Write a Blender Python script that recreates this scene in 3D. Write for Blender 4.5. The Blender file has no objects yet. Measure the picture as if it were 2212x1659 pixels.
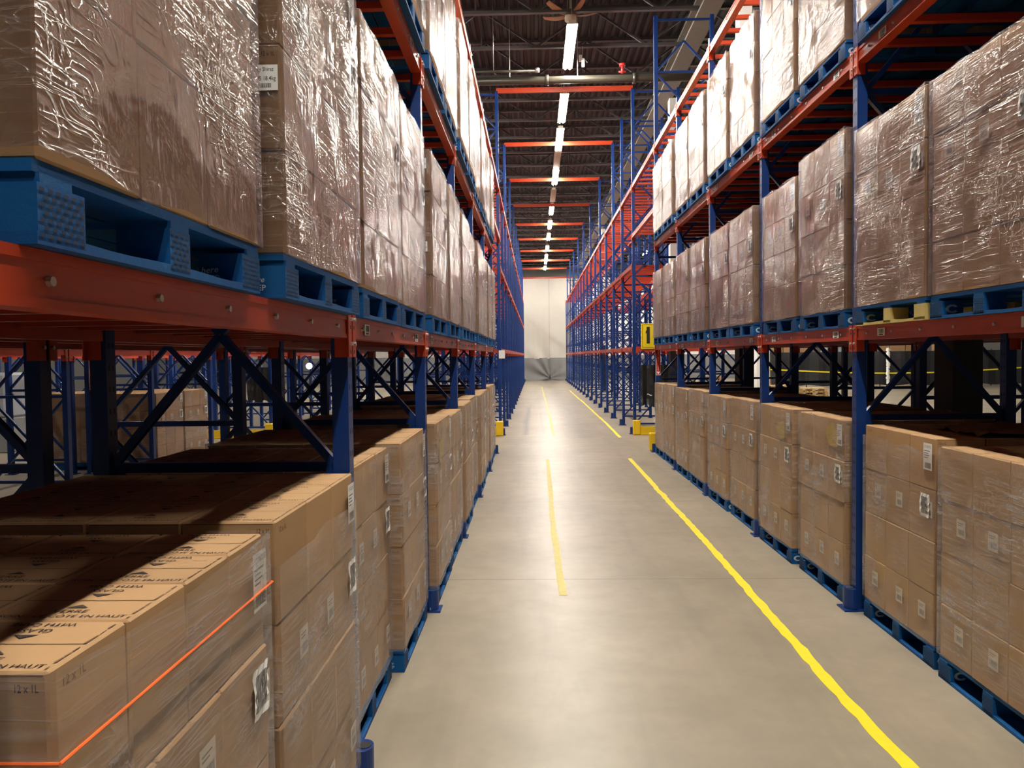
import bpy, bmesh, math, random
from mathutils import Vector, Matrix
random.seed(7)
S = bpy.context.scene
COL = S.collection

# ------------------------------------------------------------------ camera
CAM_H = 1.95
F_PX, YAW, PITCH, ROLL = 1699.15, 0.0298, -0.0352, 0.0120

def cam_dir(u, v):
    c, s = math.cos(ROLL), math.sin(ROLL); u, v = c*u+s*v, -s*u+c*v
    w = 1.0 if cam_dir.w else 0.0
    c, s = math.cos(PITCH), math.sin(PITCH); yy = c*w-s*v; z = s*w+c*v
    c, s = math.cos(YAW), math.sin(YAW)
    return Vector((c*u-s*yy, s*u+c*yy, z))
cam_dir.w = True
fwd = cam_dir(0, 0)
cam_dir.w = False
right = cam_dir(1, 0); upv = cam_dir(0, 1)
cd = bpy.data.cameras.new('camera'); cam = bpy.data.objects.new('camera', cd); COL.objects.link(cam)
cd.sensor_fit = 'HORIZONTAL'; cd.sensor_width = 36.0; cd.lens = F_PX/2212*36.0
cd.clip_start = 0.05; cd.clip_end = 300
m = Matrix.Identity(4)
for i in range(3):
    m[i][0] = right[i]; m[i][1] = upv[i]; m[i][2] = -fwd[i]
m[0][3], m[1][3], m[2][3] = 0, 0, CAM_H
cam.matrix_world = m
S.camera = cam

# ------------------------------------------------------------------ world, exposure
wd = bpy.data.worlds.new('world'); S.world = wd; wd.use_nodes = True
wd.node_tree.nodes['Background'].inputs[0].default_value = (0.9, 0.93, 1.0, 1)
wd.node_tree.nodes['Background'].inputs[1].default_value = 0.0
S.view_settings.view_transform = 'Standard'
S.view_settings.look = 'None'
S.view_settings.gamma = 1
S.view_settings.use_curve_mapping = False
S.view_settings.exposure = 0.0
TUBE = 420.0            # radiance of the fluorescent tubes
TUBE_COL = (1.0, 0.94, 0.84)
S.cycles.max_bounces = 5
S.cycles.use_adaptive_sampling = True
S.cycles.adaptive_threshold = 0.12
S.cycles.diffuse_bounces = 3
S.cycles.glossy_bounces = 2
S.cycles.transmission_bounces = 1
S.cycles.transparent_max_bounces = 10
S.cycles.sample_clamp_indirect = 14.0
S.cycles.caustics_reflective = False
S.cycles.caustics_refractive = False

# ------------------------------------------------------------------ main dimensions
XL, XR = -0.84, 2.40       # aisle faces of the racks beside the aisle
Y0, PITCH_Y = 3.544, 2.45  # first upright in view, bay pitch
Z1, Z2, Z3 = 2.140, 4.18, 6.10
BH = 0.10                  # beam height
DEPTH = 1.10
FAR0 = 19.45
NFAR = 17
YEND = 62.4
ROOF = 9.95
FRAMES = [Y0+PITCH_Y*i for i in range(-1, 6)]   # 1.09 ... 15.79

# ------------------------------------------------------------------ material helpers
class NT:
    def __init__(s, name):
        s.m = bpy.data.materials.new(name); s.m.use_nodes = True
        s.t = s.m.node_tree; s.t.nodes.clear()
        s.out = s.t.nodes.new('ShaderNodeOutputMaterial')
    def n(s, typ, ins=None, **kw):
        nd = s.t.nodes.new(typ)
        for k, v in kw.items(): setattr(nd, k, v)
        if ins:
            for k, v in ins.items():
                if isinstance(v, tuple) and len(v) == 2 and hasattr(v[0], 'outputs'):
                    s.t.links.new(v[0].outputs[v[1]], nd.inputs[k])
                else: nd.inputs[k].default_value = v
        return nd
    def finish(s, nd, out=0):
        s.t.links.new(nd.outputs[out], s.out.inputs[0]); return s.m
    def math(s, op, a, b=0.0, c=None, clamp=False):
        ins = {0: a, 1: b}
        if c is not None: ins[2] = c
        return (s.n('ShaderNodeMath', ins, operation=op, use_clamp=clamp), 0)
    def coords(s, jitter=True, scale=(1, 1, 1), rot=(0, 0, 0)):
        tc = s.n('ShaderNodeTexCoord')
        v = (tc, 'Object')
        if jitter:
            oi = s.n('ShaderNodeObjectInfo')
            k = s.n('ShaderNodeVectorMath', {0: v, 1: (0, 0, 0)}, operation='ADD')
            r = s.math('MULTIPLY', (oi, 'Random'), 57.0)
            s.t.links.new(r[0].outputs[0], k.inputs[1]); v = (k, 0)
        if scale != (1, 1, 1) or rot != (0, 0, 0):
            mp = s.n('ShaderNodeMapping', {'Vector': v, 'Scale': scale, 'Rotation': rot}); v = (mp, 0)
        return v
    def noise(s, v, scale, detail=3.0, rough=0.5, dist=0.0):
        return (s.n('ShaderNodeTexNoise', {'Vector': v, 'Scale': scale, 'Detail': detail, 'Roughness': rough, 'Distortion': dist}), 0)
    def ramp(s, f, a, b, c0=(0, 0, 0, 1), c1=(1, 1, 1, 1)):
        nd = s.n('ShaderNodeValToRGB', {0: f}); e = nd.color_ramp.elements
        e[0].position = a; e[0].color = c0; e[1].position = b; e[1].color = c1
        return (nd, 0)
    def mix(s, f, a, b, blend='MIX'):
        nd = s.n('ShaderNodeMix', data_type='RGBA', blend_type=blend)
        for k, v in ((0, f), (6, a), (7, b)):
            if isinstance(v, tuple) and len(v) == 2 and hasattr(v[0], 'outputs'): s.t.links.new(v[0].outputs[v[1]], nd.inputs[k])
            else: nd.inputs[k].default_value = v
        return (nd, 2)
    def bump(s, h, strength=0.3, dist=0.01, normal=None):
        ins = {'Height': h, 'Strength': strength, 'Distance': dist}
        if normal: ins['Normal'] = normal
        return (s.n('ShaderNodeBump', ins), 0)

def c4(c): return (c[0], c[1], c[2], 1.0)

def simple(name, col, rough=0.5, metal=0.0, var=0.15, nscale=8.0, bump=0.0, bscale=40.0, spec=0.5, vary_obj=0.0):
    t = NT(name); v = t.coords()
    n = t.noise(v, nscale, 4.0, 0.6)
    dk = tuple(x*(1-var) for x in col); lt = tuple(min(1, x*(1+var)) for x in col)
    base = t.mix(n, c4(dk), c4(lt))
    if vary_obj:
        oi = t.n('ShaderNodeObjectInfo')
        f = t.math('MULTIPLY_ADD', (oi, 'Random'), vary_obj, 1-vary_obj*0.6)
        hs = t.n('ShaderNodeHueSaturation', {'Color': base}); t.t.links.new(f[0].outputs[0], hs.inputs['Value']); base = (hs, 0)
    p = t.n('ShaderNodeBsdfPrincipled', {'Base Color': base, 'Roughness': rough, 'Metallic': metal, 'Specular IOR Level': spec})
    if bump:
        b = t.bump(t.noise(v, bscale, 3.0), bump, 0.004); t.t.links.new(b[0].outputs[0], p.inputs['Normal'])
    return t.finish(p)

MT = {}
MT['blue'] = simple('blue_paint', (0.005, 0.031, 0.160), 0.33, 0, 0.25, 5, 0.05, spec=0.35)
MT['orange'] = simple('orange_paint', (0.46, 0.045, 0.012), 0.36, 0, 0.18, 4, 0.05)
MT['steel'] = simple('zinc_bolt', (0.62, 0.60, 0.56), 0.35, 0.8)
MT['dark'] = simple('dark_hole', (0.012, 0.012, 0.016), 0.8)
MT['ink'] = simple('black_print', (0.035, 0.022, 0.016), 0.75)
MT['greyink'] = simple('grey_print', (0.16, 0.16, 0.18), 0.7)
MT['paper'] = simple('white_label_paper', (0.84, 0.84, 0.82), 0.5, 0, 0.04)
MT['beige'] = simple('pale_label_paper', (0.66, 0.59, 0.50), 0.5, 0, 0.08)
MT['silver'] = simple('crumpled_silver_film', (0.78, 0.78, 0.80), 0.22, 0.35, 0.1, 20, 0.8, 26)
MT['yellow'] = simple('yellow_paint', (0.86, 0.55, 0.01), 0.4, 0, 0.08)
MT['tapeyellow'] = simple('yellow_floor_tape', (0.90, 0.74, 0.02), 0.45, 0, 0.12, 14)
MT['tapefaded'] = simple('faded_yellow_tape', (0.62, 0.52, 0.12), 0.5, 0, 0.18, 10)
MT['white'] = simple('white_paint', (0.80, 0.79, 0.76), 0.5, 0, 0.05)
MT['whitewall'] = simple('white_wall', (0.58, 0.555, 0.50), 0.7, 0, 0.05, 2)
MT['grey'] = simple('grey_sheet', (0.23, 0.23, 0.235), 0.6, 0, 0.1, 3)
MT['darkwall'] = simple('dark_wall', (0.10, 0.095, 0.09), 0.8)
MT['blackm'] = simple('black_steel', (0.030, 0.028, 0.030), 0.6, 0, 0.2)
MT['joist'] = simple('dark_joist_steel', (0.060, 0.055, 0.056), 0.42, 0.0, 0.2)
MT['deck'] = simple('ribbed_roof_deck', (0.034, 0.030, 0.032), 0.6, 0.0, 0.25, 1.5)
MT['girder'] = simple('grey_girder', (0.20, 0.185, 0.15), 0.6)
MT['pipe'] = simple('dark_sprinkler_pipe', (0.060, 0.054, 0.04), 0.35, 0.2)
MT['black'] = simple('black_plastic', (0.012, 0.012, 0.014), 0.42, 0, 0.2, 6, 0.5, 14)
MT['net'] = simple('black_net_cloth', (0.020, 0.020, 0.024), 0.8, 0, 0.3, 3)
MT['red'] = simple('red_sign', (0.60, 0.02, 0.02), 0.5)
MT['signyellow'] = simple('yellow_sign', (0.95, 0.70, 0.01), 0.45, 0, 0.04)
MT['signblack'] = simple('sign_black', (0.02, 0.015, 0.01), 0.6)
MT['orangecord'] = simple('orange_cord', (1.0, 0.16, 0.03), 0.5)
MT['coneorange'] = simple('orange_plastic', (0.95, 0.14, 0.02), 0.45)
MT['wood'] = simple('bare_pallet_wood', (0.50, 0.33, 0.15), 0.75, 0, 0.35, 7, 0.3)
MT['woody'] = simple('yellowed_pallet_wood', (0.55, 0.43, 0.14), 0.7, 0, 0.3, 7, 0.3)
MT['fanwood'] = simple('tan_fan_blade', (0.50, 0.27, 0.16), 0.5)
MT['housing'] = simple('lamp_housing', (0.55, 0.50, 0.38), 0.5, 0, 0.05)
MT['plasticwrapwhite'] = simple('milky_plastic', (0.34, 0.35, 0.38), 0.35, 0, 0.25, 5, 0.6, 12)
MT['inner'] = None

def emis(name, col, st):
    t = NT(name); e = t.n('ShaderNodeEmission', {'Color': c4(col), 'Strength': st}); return t.finish(e)
MT['tube'] = emis('lit_tube', TUBE_COL, TUBE)
MT['lamp'] = emis('lit_blue_white_lamp', (0.55, 0.75, 1.0), 30.0)

# cardboard
t = NT('cardboard'); v = t.coords()
n1 = t.noise(v, 3.0, 4, 0.6)
v2 = t.coords(True, (6, 6, 90)); n2 = t.noise(v2, 2.0, 2)
base = t.mix(n1, (0.405, 0.242, 0.118, 1), (0.510, 0.318, 0.162, 1))
base = t.mix(t.math('MULTIPLY', n2, 0.25), base, (0.34, 0.19, 0.085, 1))
oi = t.n('ShaderNodeObjectInfo')
hs = t.n('ShaderNodeHueSaturation', {'Color': base}); f = t.math('MULTIPLY_ADD', (oi, 'Random'), 0.16, 0.90)
t.t.links.new(f[0].outputs[0], hs.inputs['Value'])
p = t.n('ShaderNodeBsdfPrincipled', {'Base Color': (hs, 0), 'Roughness': 0.72, 'Specular IOR Level': 0.25, 'Normal': t.bump(n2, 0.12, 0.002)})
MT['card'] = t.finish(p)
MT['cardcut'] = simple('cardboard_edge', (0.16, 0.085, 0.04), 0.85)

# blue pallet paint, worn to wood
t = NT('worn_blue_pallet_paint'); v = t.coords(True, (1, 1, 1))
n = t.noise(v, 9.0, 6, 0.7, 0.6); n3 = t.noise(v, 2.2, 3)
blue = t.mix(n3, (0.003, 0.048, 0.20, 1), (0.005, 0.105, 0.29, 1))
w = t.ramp(n, 0.64, 0.74)
base = t.mix(t.math('MULTIPLY', w, 0.45), blue, (0.12, 0.19, 0.20, 1))
p = t.n('ShaderNodeBsdfPrincipled', {'Base Color': base, 'Roughness': 0.6, 'Specular IOR Level': 0.2, 'Normal': t.bump(n, 0.4, 0.006)})
MT['pallet'] = t.finish(p)

# stretch film
def film(name, glossmin, haze_glint, rough, tint, wr=1.0, edge=0.3):
    t = NT(name)
    v = t.coords(True)
    vs = t.coords(True, (10, 10, 0.8))
    vd = t.coords(True, (1.2, 1.6, 24), (math.radians(14), 0, 0))
    vd2 = t.coords(True, (2.5, 3.5, 34), (math.radians(-22), 0, 0))
    ns = t.noise(vs, 3.0, 3, 0.55, 0.4)
    nd_ = t.noise(vd, 1.2, 2, 0.5, 0.5)
    nd2 = t.noise(vd2, 0.9, 2, 0.5, 0.7)
    nl = t.noise(v, 3.0, 2, 0.5, 0.6)
    nm = t.noise(v, 11.0, 2, 0.55, 1.6)
    def ridge(n_, pw):
        q = t.math('ABSOLUTE', t.math('MULTIPLY_ADD', n_, 2.0, -1.0))
        return t.math('POWER', t.math('SUBTRACT', 1.0, q, clamp=True), pw)
    mask = t.ramp(t.noise(v, 1.7, 2), 0.44, 0.60)
    mask2 = t.ramp(t.noise(t.coords(True, (1, 1, 1), (0.7, 0.4, 0)), 2.3, 2), 0.46, 0.62)
    r1 = t.math('MULTIPLY', ridge(nd_, 9.0), mask)
    r2 = t.math('MULTIPLY', ridge(nd2, 12.0), mask2)
    r3 = t.math('MULTIPLY', ridge(nm, 10.0), mask2)
    h = t.math('MULTIPLY', ns, 0.055*(1.5 if wr > 1 else 0.8))
    h = t.math('ADD', h, t.math('MULTIPLY', r1, 0.10*wr))
    h = t.math('ADD', h, t.math('MULTIPLY', r2, 0.08*wr))
    h = t.math('ADD', h, t.math('MULTIPLY', r3, 0.10*wr))
    h = t.math('ADD', h, t.math('MULTIPLY', nl, 0.95))
    h = t.math('ADD', h, t.math('MULTIPLY', nm, 0.10))
    b = t.bump(h, 1.0, 0.022)
    lw = t.n('ShaderNodeLayerWeight', {'Blend': 0.35})
    fac = t.math('MULTIPLY_ADD', (lw, 'Facing'), edge, glossmin, clamp=True)
    gl = t.n('ShaderNodeBsdfGlossy', {'Color': (1, 1, 1, 1), 'Roughness': rough, 'Normal': b})
    gl2 = t.n('ShaderNodeBsdfGlossy', {'Color': (1, 1, 1, 1), 'Roughness': rough+0.22, 'Normal': b})
    glm = t.n('ShaderNodeMixShader', {0: 0.22, 1: (gl, 0), 2: (gl2, 0)})
    tr = t.n('ShaderNodeBsdfTransparent', {'Color': c4(tint)})
    df = t.n('ShaderNodeBsdfDiffuse', {'Color': (0.62, 0.60, 0.62, 1), 'Normal': b})
    glint_mix = t.math('MULTIPLY', t.math('ADD', t.math('ADD', r1, r2), r3), haze_glint*2.6, clamp=True)  # wrinkle ridges whitened: light streaks off the film painted as diffuse white
    glint_mix = t.math('ADD', glint_mix, haze_glint*0.5)
    m1 = t.n('ShaderNodeMixShader', {0: glint_mix, 1: (tr, 0), 2: (df, 0)})
    m2 = t.n('ShaderNodeMixShader', {0: fac, 1: (m1, 0), 2: (glm, 0)})
    return t.finish(m2)
MT['film'] = film('clear_stretch_film', 0.15, 0.035, 0.07, (0.79, 0.745, 0.755), 1.1, 0.33)
MT['filmlow'] = film('clear_stretch_film_matt', 0.045, 0.085, 0.12, (0.95, 0.93, 0.91), 0.95, 0.16)

# concrete floor
t = NT('polished_concrete'); tc = t.n('ShaderNodeTexCoord'); v = (tc, 'Object')
n1 = t.noise(v, 0.55, 5, 0.62); n2 = t.noise(v, 4.0, 5, 0.65); n3 = t.noise(v, 60.0, 2)
vst = (t.n('ShaderNodeMapping', {'Vector': v, 'Scale': (2.2, 0.22, 1)}), 0)
n4 = t.noise(vst, 1.0, 5, 0.6, 0.4)
vx = (t.n('ShaderNodeMapping', {'Vector': v, 'Scale': (0.6, 1.3, 1)}), 0)
n5 = t.noise(vx, 1.0, 5, 0.65, 0.5)
base = t.mix(t.ramp(n1, 0.32, 0.68), (0.255, 0.215, 0.158, 1), (0.375, 0.320, 0.240, 1))
base = t.mix(t.math('MULTIPLY', t.ramp(n4, 0.50, 0.72), 0.50), base, (0.175, 0.150, 0.118, 1))
base = t.mix(t.math('MULTIPLY', t.ramp(n5, 0.50, 0.80), 0.20), base, (0.39, 0.34, 0.265, 1))
base = t.mix(t.math('MULTIPLY', t.ramp(n2, 0.40, 0.62), 0.18), base, (0.20, 0.17, 0.13, 1))
sep = t.n('ShaderNodeSeparateXYZ', {0: v})
yy = t.math('ADD', (sep, 1), 1.82-6.81+364.0)
md = t.math('MODULO', yy, 3.64); ds = t.math('ABSOLUTE', t.math('SUBTRACT', md, 1.82))
jn = t.math('LESS_THAN', ds, 0.006)
base = t.mix(t.math('MULTIPLY', jn, 0.75), base, (0.07, 0.058, 0.045, 1))
# long tyre scuffs down the aisle
def scuff(xc, w, y1, y2, amt, base):
    xr = t.math('ADD', (sep, 0), t.math('MULTIPLY', t.math('SUBTRACT', t.noise(vst, 0.5, 1), 0.5), 0.3))
    dx = t.math('ABSOLUTE', t.math('SUBTRACT', xr, xc))
    a = t.math('SUBTRACT', 1.0, t.math('DIVIDE', dx, w), clamp=True)
    g = t.math('MULTIPLY', t.math('GREATER_THAN', (sep, 1), y1), t.math('LESS_THAN', (sep, 1), y2))
    return t.mix(t.math('MULTIPLY', t.math('MULTIPLY', a, g), amt), base, (0.10, 0.092, 0.085, 1))
base = scuff(-0.28, 0.13, 19.4, 30.0, 0.8, base)
base = scuff(0.18, 0.08, 19.6, 27.0, 0.3, base)
base = scuff(1.15, 0.5, 18.5, 60.0, 0.35, base)
rg = t.math('MULTIPLY_ADD', n2, 0.12, 0.31)
p = t.n('ShaderNodeBsdfPrincipled', {'Base Color': base, 'Roughness': rg, 'Specular IOR Level': 0.5, 'Normal': t.bump(t.math('ADD', n3, t.math('MULTIPLY', n2, 2.0)), 0.06, 0.004)})
MT['floor'] = t.finish(p)

# ------------------------------------------------------------------ mesh helpers
class MB:
    def __init__(s): s.v = []; s.f = []; s.mi = []; s.mats = []
    def mat(s, k):
        if k not in s.mats: s.mats.append(k)
        return s.mats.index(k)
    def poly(s, pts, k):
        b = len(s.v); s.v += [tuple(p) for p in pts]; s.f.append(tuple(range(b, b+len(pts)))); s.mi.append(s.mat(k))
    def box(s, x0, x1, y0, y1, z0, z1, k, ch=0.0):
        b = len(s.v); i = s.mat(k)
        s.v += [(x, y, z) for z in (z0, z1) for y in (y0, y1) for x in (x0, x1)]
        for q in ((0, 2, 3, 1), (4, 5, 7, 6), (0, 1, 5, 4), (2, 6, 7, 3), (0, 4, 6, 2), (1, 3, 7, 5)):
            s.f.append(tuple(b+a for a in q)); s.mi.append(i)
    def bar(s, a, b_, w, h, k, up=(0, 0, 1)):
        a = Vector(a); c = Vector(b_); d = (c-a).normalized(); u = Vector(up)
        if abs(d.dot(u)) > 0.98: u = Vector((1, 0, 0))
        sx = d.cross(u).normalized()*w/2; sz = sx.cross(d).normalized()*h/2
        b = len(s.v); i = s.mat(k)
        for e in (a, c):
            s.v += [tuple(e-sx-sz), tuple(e+sx-sz), tuple(e+sx+sz), tuple(e-sx+sz)]
        for q in ((0, 1, 2, 3), (7, 6, 5, 4), (0, 4, 5, 1), (1, 5, 6, 2), (2, 6, 7, 3), (3, 7, 4, 0)):
            s.f.append(tuple(b+x for x in q)); s.mi.append(i)
    def cyl(s, a, b_, r, k, n=12, r2=None):
        a = Vector(a); c = Vector(b_); d = (c-a).normalized(); u = Vector((0, 0, 1)) if abs(d.z) < .9 else Vector((1, 0, 0))
        x = d.cross(u).normalized(); y = d.cross(x); r2 = r if r2 is None else r2
        b = len(s.v); i = s.mat(k)
        for e, rr in ((a, r), (c, r2)):
            for j in range(n):
                an = 2*math.pi*j/n; s.v.append(tuple(e+x*math.cos(an)*rr+y*math.sin(an)*rr))
        for j in range(n):
            s.f.append((b+j, b+(j+1) % n, b+n+(j+1) % n, b+n+j)); s.mi.append(i)
        s.f.append(tuple(b+j for j in reversed(range(n)))); s.mi.append(i)
        s.f.append(tuple(b+n+j for j in range(n))); s.mi.append(i)
    def add(s, verts, faces, k, fn=lambda p: p):
        b = len(s.v); s.v += [tuple(fn(Vector(p))) for p in verts]; i = s.mat(k)
        for q in faces: s.f.append(tuple(b+x for x in q)); s.mi.append(i)
    def mesh(s, name, smooth=False, bevel=0.0):
        me = bpy.data.meshes.new(name); me.from_pydata(s.v, [], s.f)
        for k in s.mats: me.materials.append(MT[k])
        me.polygons.foreach_set('material_index', s.mi)
        bm = bmesh.new(); bm.from_mesh(me)
        bmesh.ops.recalc_face_normals(bm, faces=bm.faces[:])
        if bevel:
            bmesh.ops.bevel(bm, geom=[e for e in bm.edges if len(e.link_faces) == 2 and e.calc_face_angle(0) > 0.5], offset=bevel, segments=1, affect='EDGES', clamp_overlap=True)
        bm.to_mesh(me); bm.free()
        if smooth:
            for p_ in me.polygons: p_.use_smooth = True
        me.update(); return me

CACHE = {}
def cached(key, fn):
    if key not in CACHE: CACHE[key] = fn()
    return CACHE[key]

_txt = {}
def text_geo(body):
    """flat letters as triangles, unit letter height, origin centre"""
    if body in _txt: return _txt[body]
    cu = bpy.data.curves.new('t', 'FONT'); cu.body = body; cu.size = 1.0; cu.resolution_u = 2
    cu.align_x = 'CENTER'; cu.align_y = 'CENTER'; cu.offset = 0.008
    o = bpy.data.objects.new('t', cu); COL.objects.link(o)
    dg = bpy.context.evaluated_depsgraph_get()
    me = bpy.data.meshes.new_from_object(o.evaluated_get(dg))
    vs = [tuple(v.co) for v in me.vertices]; fs = [tuple(p.vertices) for p in me.polygons]
    bpy.data.objects.remove(o); bpy.data.curves.remove(cu); bpy.data.meshes.remove(me)
    _txt[body] = (vs, fs); return _txt[body]

def add_text(mb, body, origin, xdir, ydir, size, k, squeeze=1.0):
    vs, fs = text_geo(body); o = Vector(origin); xd = Vector(xdir).normalized(); yd = Vector(ydir).normalized()
    mb.add(vs, fs, k, lambda p: o+xd*p.x*size*squeeze+yd*p.y*size)

def obj(name, me, parent=None, loc=(0, 0, 0), rz=0.0, **props):
    o = bpy.data.objects.new(name, me); COL.objects.link(o)
    if parent: o.parent = parent
    o.location = loc
    if rz: o.rotation_euler = (0, 0, rz)
    for k, v in props.items(): o[k] = v
    return o
USED = set()
def thing(name, label, cat, group=None, me=None, loc=(0, 0, 0), rz=0.0):
    o = obj(name, me, None, loc, rz); o['label'] = label; o['category'] = cat
    if group: o['group'] = group
    assert label not in USED, label
    USED.add(label)
    return o
def struct(name, mb, **kw):
    return obj(name, mb.mesh(name, **kw), kind='structure')
ORD = ['first', 'second', 'third', 'fourth', 'fifth', 'sixth', 'seventh', 'eighth', 'ninth', 'tenth', 'eleventh', 'twelfth',
       'thirteenth', 'fourteenth', 'fifteenth', 'sixteenth', 'seventeenth', 'eighteenth', 'nineteenth', 'twentieth',
       'twenty-first', 'twenty-second', 'twenty-third', 'twenty-fourth', 'twenty-fifth', 'twenty-sixth', 'twenty-seventh', 'twenty-eighth', 'twenty-ninth', 'thirtieth']

# ================================================================== SETTING
XA, XB, YA = -27.0, 30.0, -9.0
mb = MB(); mb.box(XA, XB, YA, YEND+8, -0.2, 0.0, 'floor'); struct('floor', mb)
# ribbed deck
mb = MB(); p_ = 0.19; x = XA
prof = []
while x < XB:
    prof += [(x, ROOF), (x+p_*0.42, ROOF), (x+p_*0.52, ROOF-0.05), (x+p_*0.9, ROOF-0.05)]; x += p_
i0 = mb.mat('deck')
for a, b_ in zip(prof[:-1], prof[1:]):
    mb.poly([(a[0], YA, a[1]), (b_[0], YA, b_[1]), (b_[0], YEND+8, b_[1]), (a[0], YEND+8, a[1])], 'deck')
mb.box(XA, XB, YA, YEND+8, ROOF+0.01, ROOF+0.2, 'deck')
struct('ceiling', mb)
for nm, bx in (('wall_far', (XA, XB, YEND+7.6, YEND+8, 0, ROOF)), ('wall_back', (XA, XB, YA, YA+0.2, 0, ROOF)),
               ('wall_left', (XA, XA+0.2, YA, YEND+8, 0, ROOF)), ('wall_right', (XB-0.2, XB, YA, YEND+8, 0, ROOF))):
    mb = MB(); mb.box(*bx, 'whitewall' if nm == 'wall_far' else 'darkwall'); struct(nm, mb)

# floor tape
def tape_strip(pts, w, k, ragged=0.006, gaps=()):
    mb = MB(); y = pts[0][1]; prev = None
    rnd = random.Random(int(pts[0][0]*100))
    def xat(y):
        for (xa, ya), (xb, yb) in zip(pts[:-1], pts[1:]):
            if ya <= y <= yb: return xa+(xb-xa)*(y-ya)/(yb-ya)
        return pts[-1][0]
    off = 0
    while y < pts[-1][1]:
        if rnd.random() < 0.10: off = rnd.uniform(-0.012, 0.012)
        xc = xat(y)+off
        cur = (xc-w/2+rnd.uniform(-ragged, ragged), xc+w/2+rnd.uniform(-ragged, ragged), y)
        if prev and not any(g0 < y < g1 for g0, g1 in gaps):
            mb.box(0, 1, 0, 1, 0, 1, k)
            b = len(mb.v)-8
            q = [(prev[0], prev[2]), (prev[1], prev[2]), (cur[0], cur[2]), (cur[1], cur[2])]
            for j in range(4): mb.v[b+j] = (q[j][0], q[j][1], 0.0003); mb.v[b+4+j] = (q[j][0], q[j][1], 0.0022)
        prev = cur; y += 0.09 if y < 12 else 0.4
    return mb.mesh('floor_tape')
thing('floor_tape', 'bright yellow floor tape running close along the racks beside stacked cartons', 'tape', None, tape_strip([(1.76, 2.2), (1.72, 5.4), (1.745, 8.7), (1.76, 15.18)], 0.075, 'tapeyellow', 0.006, ()))
thing('floor_tape', 'worn yellow centre tape on the near aisle floor', 'tape', None, tape_strip([(0.205, 6.35), (0.185, 8.4), (0.215, 14.95)], 0.062, 'tapefaded', 0.007, ()))
thing('floor_tape', 'yellow floor tape past the cross aisle along the bare rack', 'tape', None, tape_strip([(1.99, 18.6), (2.01, 22.4), (1.92, 44.3)], 0.07, 'tapeyellow', 0.008, ()))
thing('floor_tape', 'faint worn yellow centre tape beyond the cross aisle', 'tape', None, tape_strip([(0.44, 19.5), (0.445, 27.3), (0.39, 50.0)], 0.06, 'tapefaded', 0.012, ()))

# ================================================================== ROOF STEEL
def joist_mesh():
    mb = MB(); x0, x1 = -13.0, 17.0; zb, zt = 9.0, 9.86
    mb.box(x0, x1, -0.05, 0.05, zb-0.03, zb+0.03, 'joist'); mb.box(x0, x1, -0.06, 0.06, zt-0.04, zt+0.02, 'joist')
    x = x0+0.6; up = False
    while x < x1-1.3:
        a, b_ = (zb, zt) if not up else (zt, zb)
        mb.bar((x, 0, a), (x+1.25, 0, b_), 0.045, 0.045, 'joist'); x += 1.25; up = not up
    for q in range(12): mb.bar((x0+1.85+2.5*q, 0, zb), (x0+1.85+2.5*q, 0, zt), 0.03, 0.03, 'joist')
    return mb.mesh('roof_joist')
JM = joist_mesh()
for i in range(29):
    y = 10.85+1.85*i
    if y > YEND+1: break
    w = 'before the big sprinkler pipe' if y < 18 else 'past the big sprinkler pipe'
    k = 4-i-1 if y < 18 else i-4
    thing('roof_joist', f'dark open-web roof joist, {ORD[max(0,k)]} {w}', 'roof joist', 'roof joists over the aisle', JM, (0, y, 0))
mb = MB(); mb.box(-0.20, 0.20, YA+1, YEND, 8.82, 8.87, 'girder'); mb.box(-0.20, 0.20, YA+1, YEND, 8.94+0.2, 9.19, 'girder'); mb.box(-0.02, 0.02, YA+1, YEND, 8.87, 9.14, 'girder')
thing('roof_girder', 'long pale grey girder running under the roof above the rack', 'girder', None, mb.mesh('girder'), (3.55, 0, -0.02))
mb = MB(); mb.cyl((-3.5, 0, 0), (7.0, 0, 0), 0.085, 'pipe', 16)
for xx in (-2.4, 0.3, 2.25, 4.6):
    mb.cyl((xx, 0, 0), (xx+0.07, 0, 0), 0.115, 'pipe', 16)
pm = thing('sprinkler_pipe', 'big dark sprinkler main crossing the aisle below the roof joists', 'pipe', None, mb.mesh('pipe', True), (0, 17.9, 8.13))
for xx in (-0.5, 1.02, 4.0):
    mb = MB(); mb.cyl((xx, 0, 0.07), (xx, 0, 1.80), 0.008, 'steel', 6); obj('hanger_rod', mb.mesh('rod'), pm)
mb = MB(); mb.cyl((-1.6, 0, 0), (0.0, 0, 0), 0.028, 'pipe', 10); mb.cyl((-0.03, 0, -0.03), (-0.03, 0, 0.05), 0.05, 'steel', 10); mb.cyl((-1.0, 0, 0.02), (-1.0, 0, 1.70), 0.007, 'steel', 6)
thing('branch_pipe', 'thin sprinkler branch pipe ending just before the big main', 'pipe', None, mb.mesh('pipe2', True), (0.35-0.2, 17.6, 8.24))
mb = MB(); mb.cyl((0, 0, -0.11), (0, 0, 0.05), 0.03, 'red', 10); mb.cyl((0, 0, 0.05), (0, 0, 0.10), 0.07, 'red', 12); mb.cyl((-0.08, 0, -0.08), (0.08, 0, -0.08), 0.025, 'red', 8)
thing('sprinkler_valve', 'small red valve standing on the big dark sprinkler main', 'valve', None, mb.mesh('valve', True), (2.02, 17.9, 8.36))

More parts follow.
